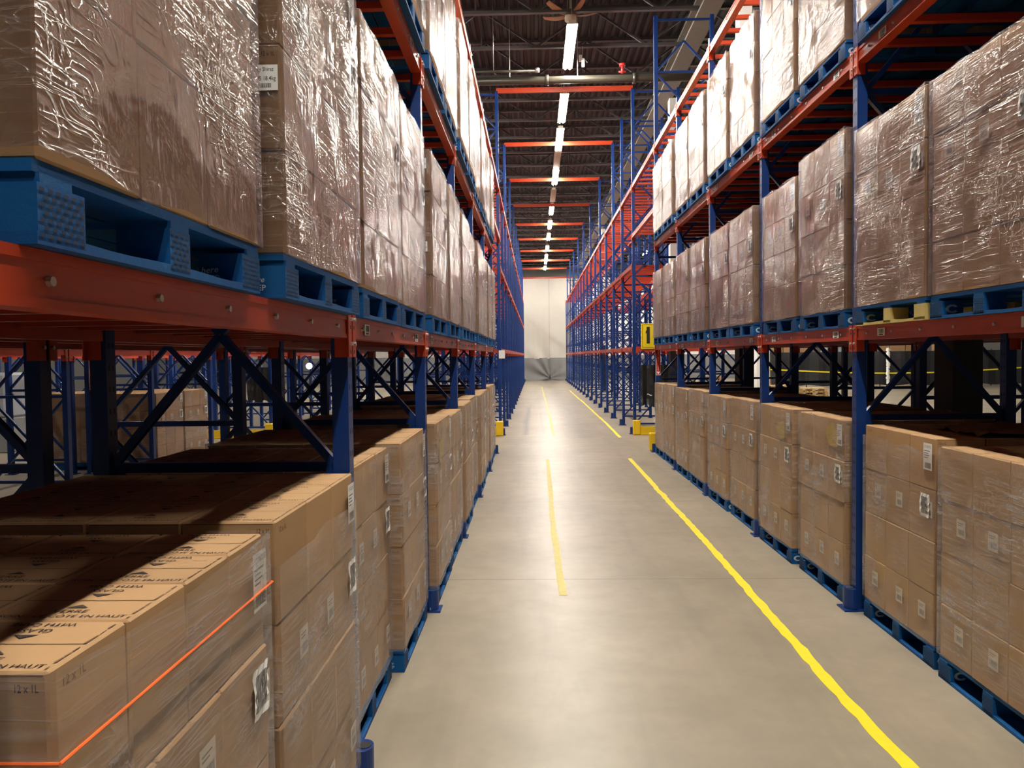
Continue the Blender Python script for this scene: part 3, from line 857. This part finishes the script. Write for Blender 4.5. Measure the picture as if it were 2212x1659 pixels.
def wrap_mesh(h, wid, seed, mat, z0=0.0, z1=None, bulge=0.006):
    """film sleeve: front, both ends and back, drawn tight over the cartons with small pulls"""
    def f():
        r = random.Random(seed); z1_ = h if z1 is None else z1
        pts = []; nx, ny = 4, 6
        x0, x1, y0, y1 = -PDEP-0.012, 0.010, -wid/2-0.010, wid/2+0.010
        path = [(x1, y0+(y1-y0)*j/ny) for j in range(ny)]+[(x1-(x1-x0)*j/nx, y1) for j in range(nx)]+[(x0, y1-(y1-y0)*j/ny) for j in range(ny)]+[(x0+(x1-x0)*j/nx, y0) for j in range(nx)]
        n = len(path); nz = 14; V = []; F = []
        for k_ in range(nz+1):
            z = z0+(z1_-z0)*k_/nz
            for j, (x, y) in enumerate(path):
                zz = z
                if k_ == nz: zz = z+r.uniform(-0.02, 0.012)
                if k_ == 0: zz = z+r.uniform(-0.012, 0.018)
                corner = (x in (x0, x1)) and (y in (y0, y1))
                a = 0 if corner else r.uniform(0, bulge)
                nxv = 1 if x == x1 else (-1 if x == x0 else 0); nyv = 1 if y == y1 else (-1 if y == y0 else 0)
                V.append((x+nxv*a, y+nyv*a, zz))
        for k_ in range(nz):
            for j in range(n):
                a = k_*n+j; b_ = k_*n+(j+1) % n; F.append((a, b_, b_+n, a+n))
        me = bpy.data.meshes.new('stretch_wrap'); me.from_pydata(V, [], F); me.materials.append(MT[mat])
        for p in me.polygons: p.use_smooth = False
        return me
    return cached(('wrap', round(h, 3), round(wid, 3), seed % 6, mat, z0, z1), f)

def strap_mesh(wid, z):
    mb = MB(); a = 0.014
    P = [(a, -wid/2-a), (a, wid/2+a), (-PDEP-a, wid/2+a), (-PDEP-a, -wid/2-a)]
    for i in range(4):
        p0, p1 = P[i], P[(i+1) % 4]; mb.cyl((p0[0], p0[1], z), (p1[0], p1[1], z), 0.0032, 'orangecord', 6)
    return mb.mesh('strap')
def patch_mesh(seed, k):
    r = random.Random(seed); mb = MB(); n = 12
    pts = []
    for j in range(n):
        a = 2*math.pi*j/n; rr = r.uniform(0.6, 1.1); pts.append((0.0, math.cos(a)*0.17*rr, math.sin(a)*0.10*rr))
    mb.poly(pts, k); mb.poly([(p[0]+0.0005, p[1], p[2]) for p in pts], k); return mb.mesh('paint_smear')
MT['smear'] = simple('yellow_marking_paint', (0.52, 0.36, 0.05), 0.6, 0, 0.3, 20)

NSEED = [0]
def load(x, y, z, sgn, label, group, full=False, layers=4, dz=0.32, wid=1.02, low=False, labels=True, wrap_top=None, strap=None, smear=None, side=True, rzj=0.0, topn=3, simple_=False, nobot=False):
    """wrapped stack of cartons; origin at the middle of the aisle face"""
    NSEED[0] += 1; r = random.Random(NSEED[0]*13+1)
    rz = (0.0 if sgn > 0 else math.pi)+rzj
    t_ = thing('carton_stack', label, 'carton stack', group, None, (x, y, z), rz)
    w = wid/3
    if simple_:
        obj('stacked_cartons', inner_mesh(dz, layers, wid, 0), t_, kind='stuff'); return t_
    C = {}
    for L in range(layers):
        top = (L == layers-1); lx, ly_ = r.uniform(-0.010, 0.003), r.uniform(-0.007, 0.007)
        nn = topn if top else 3; wq = wid/nn
        for i in range(nn):
            for j in range(4 if full else 1):
                edge = (i in (0, nn-1))
                me = carton_mesh(CD, wq, dz, top, side and edge and j == 0, (j == 0 and i == 0 and top))
                p_ = Vector((lx+r.uniform(-0.003, 0.002)-j*CD, (-(nn-1)/2+i)*wq+ly_, L*dz))
                c_ = obj('carton', me, t_, p_)
                if j == 0: C[(L, i)] = (c_, p_)
    if not full: obj('inner_cartons', inner_mesh(dz, layers, wid, 1), t_, kind='stuff')
    obj('stretch_wrap', wrap_mesh(layers*dz, wid, NSEED[0], 'filmlow' if low else 'film', 0.0, wrap_top), t_)
    def stick(nm, me, L, i, y, z):
        c_, p_ = C[(L, i)]; obj(nm, me, c_, Vector((0.0075, y, z))-p_)
    if labels:
        H = layers*dz
        stick('packing_label', PACKL, layers-1, topn-1, wid/2-0.075, H-0.035)
        zrow = H-dz-0.05; L2 = layers-2
        stick('barcode_label', BARL, L2, 2, wid/2-0.10, zrow+0.02)
        for q in (-1, 0): stick('carton_label', PALEL, L2, q+1, q*w+0.06+r.uniform(-.02, .02), zrow-0.03)
        stick('carton_label', PALEL, L2, 2, wid/2-0.06, zrow-0.02)
        if r.random() < 0.65 and not nobot:
            for q in (-1, 0, 1): stick('carton_label', PALEL, 0, q+1, q*w+0.05+r.uniform(-.02, .02), dz-0.08+r.uniform(-.01, .01))
    if strap: obj('strap', strap_mesh(wid, strap), t_, label='thin bright orange cord')
    if smear: obj('paint_smear', patch_mesh(NSEED[0], 'smear'), t_, (0.0072, smear[0], smear[1]), label='yellow paint smear')
    return t_

# slots: two pallets to each bay
def slot_y(i, s): return Y0+PITCH_Y*(i-1)+(0.645 if s == 0 else 1.79)
LVN = {0: 'floor', 1: 'lowest shelf', 2: 'middle shelf'}
def place_side(nm, xf, sgn, levels_by_bay, bays):
    n = 0
    for i in bays:
        for s in (0, 1):
            n += 1; y = slot_y(i, s)
            for lv in levels_by_bay(i):
                r = random.Random(i*31+s*7+lv*101+(0 if sgn > 0 else 1000))
                xj = r.uniform(-0.015, 0.02)
                zb = 0.0 if lv == 0 else ZL[lv]+0.001
                yy_ = y+r.uniform(-0.02, 0.02)
                x_ = xf+sgn*(0.035+xj); wid = 1.02
                kw = dict(dz=0.318+r.uniform(-0.003, 0.006))
                if sgn > 0 and lv == 0:      # left floor loads read off the photo
                    if (i, s) == (0, 0): yy_, x_, kw = 1.768, -0.80, dict(dz=0.325, strap=1.29-0.138, wrap_top=1.30, topn=4)
                    if (i, s) == (0, 1): yy_, x_, kw = 2.905, -0.805, dict(dz=0.327, wrap_top=1.19, layers=4)
                    if (i, s) == (1, 0): x_, yy_ = -0.895, 4.19
                    if (i, s) == (1, 1): x_, yy_ = -0.83, 5.30
                    if (i, s) == (2, 0): kw['smear'] = (-0.25, 1.05)
                if sgn > 0 and lv == 1:
                    if (i, s) == (0, 0): yy_, x_ = 1.768, -0.80; kw = dict(dz=0.322)
                    if (i, s) == (0, 1): yy_, x_ = 2.955, -0.775; kw = dict(dz=0.322)
                if sgn < 0 and lv == 0:
                    if (i, s) == (1, 0): yy_, x_, kw = 4.22, 2.40, dict(dz=0.312)
                    if (i, s) == (1, 1): yy_, x_, kw = 5.34, 2.42, dict(dz=0.320, wrap_top=1.20)
                    if (i, s) == (2, 0): kw['smear'] = (0.3, 1.15)
                    if (i, s) == (2, 1): kw['smear'] = (0.2, 1.08)
                if sgn < 0 and lv == 1:
                    if (i, s) == (1, 0): yy_ = 4.27
                    if (i, s) == (1, 1): yy_ = 5.335
                    if (i, s) == (2, 0): kw = dict(dz=0.345)
                near = (i <= 1 and sgn > 0) or (i == 1 and sgn < 0)
                full = near and lv <= 1
                zl = zb+0.1385
                wh = f'the {nm} rack {LVN[lv]}' if lv else f'the floor under the {nm} rack'
                pl = f'blue pallet on {wh}, {ORD[n-1]} from near end'
                mat = 'pallet'
                if sgn < 0 and lv == 1 and (i, s) == (1, 1): mat = 'woody'; pl = f'yellowish bare wood pallet on {wh}, {ORD[n-1]} from near end'
                pallet(x_, yy_, zb, 1 if sgn > 0 else -1, pl, f'pallets on {wh}', i <= 2 and lv <= 2, mat)
                kind = 'film-wrapped carton stack' if lv else 'carton stack'
                if kw.get('strap'): kind = 'orange-corded carton stack'
                t_ = load(x_, yy_, zl, 1 if sgn > 0 else -1, f'{kind} on {wh}, {ORD[n-1]} from near end', f'carton stacks on {wh}', full=full, low=(lv == 0), side=(i <= 4), nobot=(lv == 1 and sgn > 0 and i < 3), **kw)
                if sgn > 0 and lv == 1 and s == 1 and i == 0:
                    obj('case_label', SIDEL, t_, (-0.008, -1.02/2-0.0125, 2*0.322-0.067), label='white printed case label')
                if sgn > 0 and lv == 1 and i == 2 and s == 0:
                    for q in (4, 2): obj('case_label', SIDEL, t_, (-0.03, -1.02/2-0.0125, q*0.32-0.07))
place_side('left', -0.84+0.005, 1, lambda i: (0, 1) if i < 1 else (0, 1, 2), range(0, 6))
place_side('right', 2.40, -1, lambda i: (0, 1, 2), range(1, 6))
for nm, xf, sg in (('left', XLB+0.04, -1), ('right', XRB-0.04, 1)):
    n = 0
    for i in range(0 if nm == 'left' else 1, 6):
        for s in (0, 1):
            n += 1
            for lv in (1, 2):
                pallet(xf, slot_y(i, s), ZL[lv], sg, f'shaded pallet behind the loaded {nm} rack, {LV[lv]} level, {ORD[n-1]} along', f'shaded pallets behind the {nm} rack', False)
                load(xf, slot_y(i, s), ZL[lv]+0.1385, sg, f'shaded carton stack behind the loaded {nm} rack, {LV[lv]} level, {ORD[n-1]} along', f'shaded carton stacks behind the {nm} rack', simple_=True, dz=0.315)
# note: sgn above is the direction towards the aisle

# dark crumpled sheets on the near right floor loads
def crumple(seed, sx, sy, k, amp=0.03, n=10):
    r = random.Random(seed); mb = MB()
    P = [[(-sx*i/n+r.uniform(-.01, .01), -sy/2+sy*j/n+r.uniform(-.01, .01), abs(r.gauss(0, amp))) for j in range(n+1)] for i in range(n+1)]
    for i in range(n):
        for j in range(n): mb.poly([P[i][j], P[i+1][j], P[i+1][j+1], P[i][j+1]], k)
    return mb.mesh('sheet', True)
thing('cardboard_sheet', 'dark crumpled sheet lying on the second floor stack by the right rack', 'sheet', None, crumple(3, 0.7, 0.62, 'cardcut', 0.018), (2.68+0.70, 5.15, 1.43))

# cartons stacks standing in the racks across the next aisle
for i, (x_, y_) in enumerate([(-6.60, 14.0), (-6.60, 15.1), (-7.85, 14.3), (-6.62, 11.9)][:3]):
    r_ = 1
    lab = ['brown carton stack across the next left aisle, nearest the walkway', 'brown carton stack across the next left aisle, beside the rack corner one', 'brown carton stack across the next left aisle, furthest from the walkway'][i]
    pallet(x_, y_, 0.0, -1 if False else 1, f'blue pallet across the next left aisle under the {ORD[i]} brown stack', 'pallets across the next aisle', False)
    load(x_, y_, 0.1385, 1, lab, 'carton stacks across the next aisle', low=True, dz=0.31, labels=True, side=False)
t_ = thing('wrapped_bundle', 'milky plastic wrapped bundle on a pallet in the distant left rack', 'bundle', None, None, (-11.9, 17.0, 0))
mb = MB(); mb.box(-0.55, 0.55, -0.5, 0.5, 0.75, 1.72, 'plasticwrapwhite'); obj('wrap', mb.mesh('wrap', bevel=0.05), t_)
mb = MB(); mb.box(-0.6, 0.6, -0.5, 0.5, 0.0, 0.75, 'grey'); obj('base', mb.mesh('base', bevel=0.02), t_)

# ================================================================== GUARDS, SIGNS
def end_guard(x0, x1, y, label, tallx):
    t_ = thing('rack_end_guard', label, 'rack guard', 'yellow rack end guards', None, (0, y, 0))
    mb = MB(); mb.box(min(x0, x1), max(x0, x1), -0.03, 0.03, 0.0, 0.20, 'yellow'); mb.box(min(x0, x1), max(x0, x1), -0.06, 0.06, 0, 0.02, 'yellow')
    obj('rail', mb.mesh('rail', bevel=0.006), t_)
    for tx in tallx:
        mb = MB(); mb.box(tx-0.09, tx+0.09, -0.08, 0.06, 0, 0.36, 'yellow'); obj('corner_post', mb.mesh('cp', bevel=0.02), t_)
end_guard(XR+0.02, XR+1.28, FAR0-0.20, 'yellow steel guard at the end of the bare right rack', (XR+0.06,))
end_guard(XL-0.02, XL-1.28, FAR0-0.05+0.1-0.22, 'yellow steel guard at the end of the bare left rack', (XL-0.05,))
end_guard(XR+0.02, XR+1.2, Y0+PITCH_Y*5+0.30, 'yellow steel guard at the end of the loaded right rack', (XR+0.0,))
end_guard(-6.4, -9.2, FAR0-0.2, 'yellow guard at the rack end across the next left aisle', (-6.6, -9.0))
end_guard(-12.2, -15.0, FAR0-0.2, 'yellow guard at the most distant left rack end', (-12.4, -14.8))

sg = thing('aisle_sign', 'yellow aisle sign with black digit 1 beside the cross aisle', 'sign', None, None, (2.90, FAR0-0.16, 2.40))
mb = MB(); mb.box(-0.31, 0.31, 0, 0.012, -0.31, 0.31, 'signyellow'); obj('plate', mb.mesh('plate', bevel=0.003), sg)
mb = MB()
for a, b_, c_, d in ((-0.285, 0.285, 0.277, 0.285), (-0.285, 0.285, -0.285, -0.277), (-0.285, -0.277, -0.285, 0.285), (0.277, 0.285, -0.285, 0.285)):
    mb.box(a, b_, -0.003, 0, c_, d, 'signblack')
obj('border', mb.mesh('border'), sg)
mb = MB(); add_text(mb, '1', (-0.14, -0.003, 0.0), (1, 0, 0), (0, 0, 1), 0.58, 'signblack'); 
add_text(mb, '1', (-0.134, -0.0031, 0.0), (1, 0, 0), (0, 0, 1), 0.58, 'signblack'); add_text(mb, '1', (-0.146, -0.0032, 0.0), (1, 0, 0), (0, 0, 1), 0.58, 'signblack')
mb.poly([(-0.20, -0.0034, 0.06), (-0.20, -0.0034, 0.12), (-0.14, -0.0034, 0.20), (-0.10, -0.0034, 0.20), (-0.13, -0.0034, 0.12)], 'signblack')
obj('digit', mb.mesh('digit'), sg)
mb = MB(); mb.box(XR+PW, XR+DEPTH, -0.02, 0.02, -0.05, 0.05, 'orange')
thing('cross_beam', 'short orange beam across the bare rack end behind the aisle sign', 'beam', None, mb.mesh('xbeam'), (0, FAR0-0.10, 2.10))

# fire extinguisher strip sign on the last loaded right post
def ext_sign(x, y, z, label, sc=1.0, rot=0.0):
    t_ = thing('extinguisher_sign', label, 'sign', None, None, (x, y, z))
    w = 0.047*sc; h = 0.26*sc
    mb = MB(); mb.box(-w, w, 0, 0.004, -h, h, 'white'); mb.box(-w+0.009, w-0.009, -0.001, 0, -h+0.009, h-0.009, 'red'); obj('plate', mb.mesh('plate'), t_)
    mb = MB()
    word = 'EXTINGUISHER'
    for i, ch in enumerate(word): add_text(mb, ch, (0, -0.0016, h-0.035*sc-i*0.0345*sc), (1, 0, 0), (0, 0, 1), 0.036*sc, 'white')
    mb.poly([(-0.035*sc, -0.0016, -h+0.07*sc), (0.035*sc, -0.0016, -h+0.07*sc), (0, -0.0016, -h+0.015*sc)], 'white')
    obj('lettering', mb.mesh('letters'), t_)
ext_sign(XR+0.05, Y0+PITCH_Y*5-0.046, 1.80, 'red and white extinguisher sign on the last loaded right post')
ext_sign(-7.62, Y0+PITCH_Y*4-0.046, 1.72, 'red extinguisher sign on a post across the next left aisle')
mb = MB(); mb.box(-0.075, 0.075, 0, 0.004, -0.10, 0.10, 'white')
thing('paper_sign', 'blank white paper sign on the bare left rack end', 'sign', None, mb.mesh('paper'), (XL+0.02, FAR0-0.05, 2.00))
# black sheet over the rack end
def hang(nm, label, cat, x0, x1, y, z0, z1, k, seed, nx=14, nz=12, amp=0.03, loc=None):
    r = random.Random(seed); mb = MB(); ph = [r.uniform(0, 6) for _ in range(4)]
    def P(i, j, d):
        x = x0+(x1-x0)*i/nx; z = z0+(z1-z0)*j/nz
        o = amp*(math.sin(i*1.3+ph[0])+0.6*math.sin(i*0.6+j*0.5+ph[1])+0.4*math.sin(j*1.1+ph[2]))+d
        zz = z+(0.04*math.sin(i*0.8+ph[3]) if j == 0 else 0)
        return (x, y+o, zz)
    for d in (0, 0.02):
        for i in range(nx):
            for j in range(nz): mb.poly([P(i, j, d), P(i+1, j, d), P(i+1, j+1, d), P(i, j+1, d)], k)
    return mb.mesh(nm, True)
bs = thing('black_sheet', 'black plastic sheet draped over the bare right rack end', 'sheet', None, hang('sheet', '', '', 2.57, 3.30, FAR0-0.115, 0.70, 1.70, 'black', 5))
mb = MB(); add_text(mb, '~', (2.78, FAR0-0.20, 0.98), (1, 0, -0.3), (0.3, 0, 1), 0.22, 'paper'); obj('white_scuff', mb.mesh('scuff'), bs, label='white torn mark')
thing('black_bag', 'black plastic sheet hanging in the next left rack bay', 'sheet', None, hang('sheet2', '', '', -7.15, -6.62, FAR0-0.15, 0.9, 1.75, 'black', 9))

# ================================================================== FAR CURTAIN
def curtain(x0, x1, y, z0, z1, k, seed, nx, nz, diag, amp):
    r = random.Random(seed); ph = [r.uniform(0, 6) for _ in range(6)]; mb = MB()
    V = []
    for j in range(nz+1):
        for i in range(nx+1):
            x = x0+(x1-x0)*i/nx; z = z0+(z1-z0)*j/nz
            f = max(0, 1-(z-z0)/(z1-z0))
            o = amp*(0.35*math.sin(x*2.6+ph[0]+z*0.5)+0.06*math.sin(x*15+ph[1]))
            dd = math.atan2(z-0.2, x-1.15)        # folds fanning out of the tied slit
            o += amp*diag*math.sin(dd*9+ph[2]+0.8*math.sin(dd*3))*math.exp(-((x-1.0)**2*0.5+(z-0.9)**2*0.35)/2.0)*(0.35+(x < 1.15)*0.65)
            o += amp*0.6*math.sin(z*2.1+x*1.3+ph[3])
            V.append((x, y+o, z))
    F = [(j*(nx+1)+i, j*(nx+1)+i+1, (j+1)*(nx+1)+i+1, (j+1)*(nx+1)+i) for j in range(nz) for i in range(nx)]
    mb.add(V, F, k); mb.add([(a, b_+0.02, c_) for a, b_, c_ in V], F, k); return mb.mesh('curtain', True)
ct = thing('tarp_curtain', 'white tarp curtain with grey skirt closing the aisle end', 'curtain', None, None, (0, 0, 0))
obj('upper_sheet', curtain(-1.6, 3.0, YEND, 1.72, 8.05, 'whitewall', 1, 110, 90, 1.6, 0.045), ct)
obj('skirt', curtain(-1.6, 3.0, YEND-0.03, 0.0, 1.80, 'grey', 2, 110, 40, 1.5, 0.05), ct, label='grey lower skirt')
mb = MB(); mb.box(1.13, 1.15, YEND-0.14, YEND-0.11, 0.2, 8.0, 'grey'); mb.poly([(1.08, YEND-0.16, 0.12), (1.24, YEND-0.16, 0.12), (1.15, YEND-0.16, 0.55)], 'blackm'); obj('seam', mb.mesh('seam'), ct)
mb = MB(); mb.box(-1.6, 3.0, YEND-0.05, YEND+0.05, 8.05, 8.18, 'orange'); obj('top_rail', mb.mesh('rail'), ct, label='dull orange top rail')
cr = thing('tarp_curtain', 'wide white tarp wall with grey skirt beyond the open floor', 'curtain', None, None, (0, 0, 0))
obj('upper_sheet', curtain(3.2, 19.0, YEND+0.3, 1.9, 8.05, 'white', 5, 120, 20, 0.0, 0.06), cr)
obj('skirt', curtain(3.2, 19.0, YEND+0.25, 0.0, 1.95, 'grey', 6, 160, 16, 0.0, 0.09), cr, label='grey lower skirt')
cl = thing('tarp_curtain', 'white tarp wall behind the left racks', 'curtain', None, None, (0, 0, 0))
obj('upper_sheet', curtain(-24.0, -1.8, YEND+0.3, 1.9, 8.05, 'whitewall', 7, 120, 16, 0.0, 0.06), cl)
obj('skirt', curtain(-24.0, -1.8, YEND+0.25, 0.0, 1.95, 'grey', 8, 160, 12, 0.0, 0.09), cl, label='grey lower skirt')

# ================================================================== OPEN FLOOR ON THE RIGHT
mb = MB()
fence = thing('netting_fence', 'black netting fence across the open floor behind the right racks', 'fence', None, None, (0, 0, 0))
obj('netting', hang('net', '', '', 13.2, 27.5, 44.5, 0.10, 1.98, 'net', 12, 60, 8, 0.06), fence)
for i in range(8):
    mb = MB(); xx = 13.2+i*2.04; mb.cyl((xx, 44.7, 0), (xx, 44.7, 2.05), 0.03, 'blackm', 8); obj('post', mb.mesh('post'), fence)
mb = MB()
for i in range(24):
    xa, xb = 13.0+i*0.6, 13.0+(i+1)*0.6
    za, zb = [1.05-0.28*math.sin(math.pi*((q-13)/14.4)) for q in (xa, xb)]
    mb.bar((xa, 43.9, za), (xb, 43.9, zb), 0.01, 0.07, 'tapeyellow')
thing('barrier_tape', 'slack yellow barrier tape in front of the black netting', 'tape', None, mb.mesh('btape'))
cn = thing('traffic_cone', 'slim orange traffic cone before the black netting', 'cone', None, None, (17.75, 43.6, 0))
mb = MB(); mb.cyl((0, 0, 0.04), (0, 0, 1.05), 0.13, 'coneorange', 14, 0.05); obj('body', mb.mesh('body', True), cn)
mb = MB(); mb.box(-0.19, 0.19, -0.19, 0.19, 0, 0.04, 'blackm'); obj('base', mb.mesh('base'), cn)
pw = thing('wrapped_post', 'thin post wrapped in crumpled white film by the black netting', 'post', None, None, (19.1, 43.2, 0))
r = random.Random(2); mb = MB(); z = 0.1
while z < 2.1:
    mb.cyl((r.uniform(-.02, .02), 0, z), (r.uniform(-.02, .02), 0, z+0.14), r.uniform(0.06, 0.12), 'white', 9, r.uniform(0.05, 0.11)); z += 0.12
obj('film', mb.mesh('film'), pw)
mb = MB(); mb.box(-0.12, 0.12, -0.12, 0.12, 0, 0.06, 'blackm'); obj('base', mb.mesh('base'), pw)
cw = thing('building_column', 'broad white column standing on the open floor left of the netting', 'column', None, None, (11.4, 40.0, 0))
mb = MB(); mb.box(-0.32, 0.32, -0.3, 0.3, 0, 9.0, 'white'); obj('shaft', mb.mesh('s'), cw)
def wood_pallet_mesh():
    mb = MB()
    for j in range(6): mb.box(-0.6+j*0.2+0.02, -0.6+j*0.2+0.16, -0.5, 0.5, 0.12, 0.142, 'wood')
    for yy_ in (-0.45, 0, 0.45):
        for xx in (-0.52, 0, 0.52): mb.box(xx-0.07, xx+0.07, yy_-0.05, yy_+0.05, 0.02, 0.10, 'wood')
        mb.box(-0.6, 0.6, yy_-0.05, yy_+0.05, 0.10, 0.12, 'wood'); mb.box(-0.6, 0.6, yy_-0.05, yy_+0.05, 0.0, 0.02, 'wood')
    return mb.mesh('wooden_pallet')
WP = wood_pallet_mesh()
for si, (x_, y_, n, nm) in enumerate([(10.55, 34.0, 4, 'nearer'), (11.9, 34.4, 3, 'middle'), (11.2, 50.5, 4, 'distant'), (9.6, 50.8, 3, 'most distant')]):
    for q in range(n):
        thing('wooden_pallet', f'bare wooden pallet in the {nm} pile on the open floor, {ORD[q]} from the ground', 'pallet', 'bare wooden pallets piled on the open floor', WP, (x_, y_, q*0.146), 0.0).rotation_euler = (0, 0, random.uniform(-0.08, 0.08)+(0 if si else 0.1))
# loaded goods beyond the netting
for i, (x_, y_, w, h, c_) in enumerate([(16.5, 52, 2.6, 3.1, 'card'), (20.0, 52, 2.4, 3.0, 'plasticwrapwhite'), (23.4, 52, 3.0, 3.2, 'card'), (26.5, 51, 2.0, 3.0, 'card')]):
    t_ = thing('goods_pile', ['brown wrapped goods pile peeping over the netting, nearest the white column', 'milky wrapped goods pile peeping over the black netting', 'wide brown goods pile peeping over the black netting', 'brown goods pile at the far end of the netting'][i], 'goods pile', None, None, (x_, y_, 0))
    nq = 3
    for q in range(nq):
        mb = MB(); mb.box(-w/2+q*w/nq+0.02, -w/2+(q+1)*w/nq-0.02, -0.5, 0.5, 0.0, h*(0.92+0.05*q), c_); obj('bundle', mb.mesh('b', bevel=0.03), t_)
# small work lamp in the far left racks
wl = thing('work_lamp', 'glaring blue-white work lamp shining between the distant left racks', 'lamp', None, None, (-7.1, 24.5, 1.72))
mb = MB(); mb.cyl((0, -0.01, 0), (0, 0.03, 0), 0.09, 'lamp', 16); obj('lens', mb.mesh('lens'), wl)
mb = MB(); mb.cyl((0, 0.03, 0), (0, 0.10, 0), 0.11, 'blackm', 16); mb.cyl((0, 0.06, -1.72), (0, 0.06, -0.08), 0.025, 'blackm', 8); obj('stand', mb.mesh('stand'), wl)
# small steel plate of the louvred service door seen through the racks
mb = MB()
for q in range(26): mb.bar((9.2, 44.0, 3.1+q*0.16), (12.6, 44.0, 3.1+q*0.16), 0.05, 0.10, 'white')
mb.box(9.1, 12.7, 44.05, 44.1, 3.0, 7.3, 'grey')
for xx in (9.15, 12.65): mb.box(xx-0.05, xx+0.05, 44.05, 44.15, 0, 3.1, 'grey')
thing('louvre_panel', 'white louvred panel high behind the bare right racks', 'louvre panel', None, mb.mesh('louvre'))
print('objects', len(bpy.data.objects))

_w = [o['label'] for o in bpy.data.objects if o.get('category') and len(o['label'].split()) > 16]
print('LONG', len(_w), _w[:5])
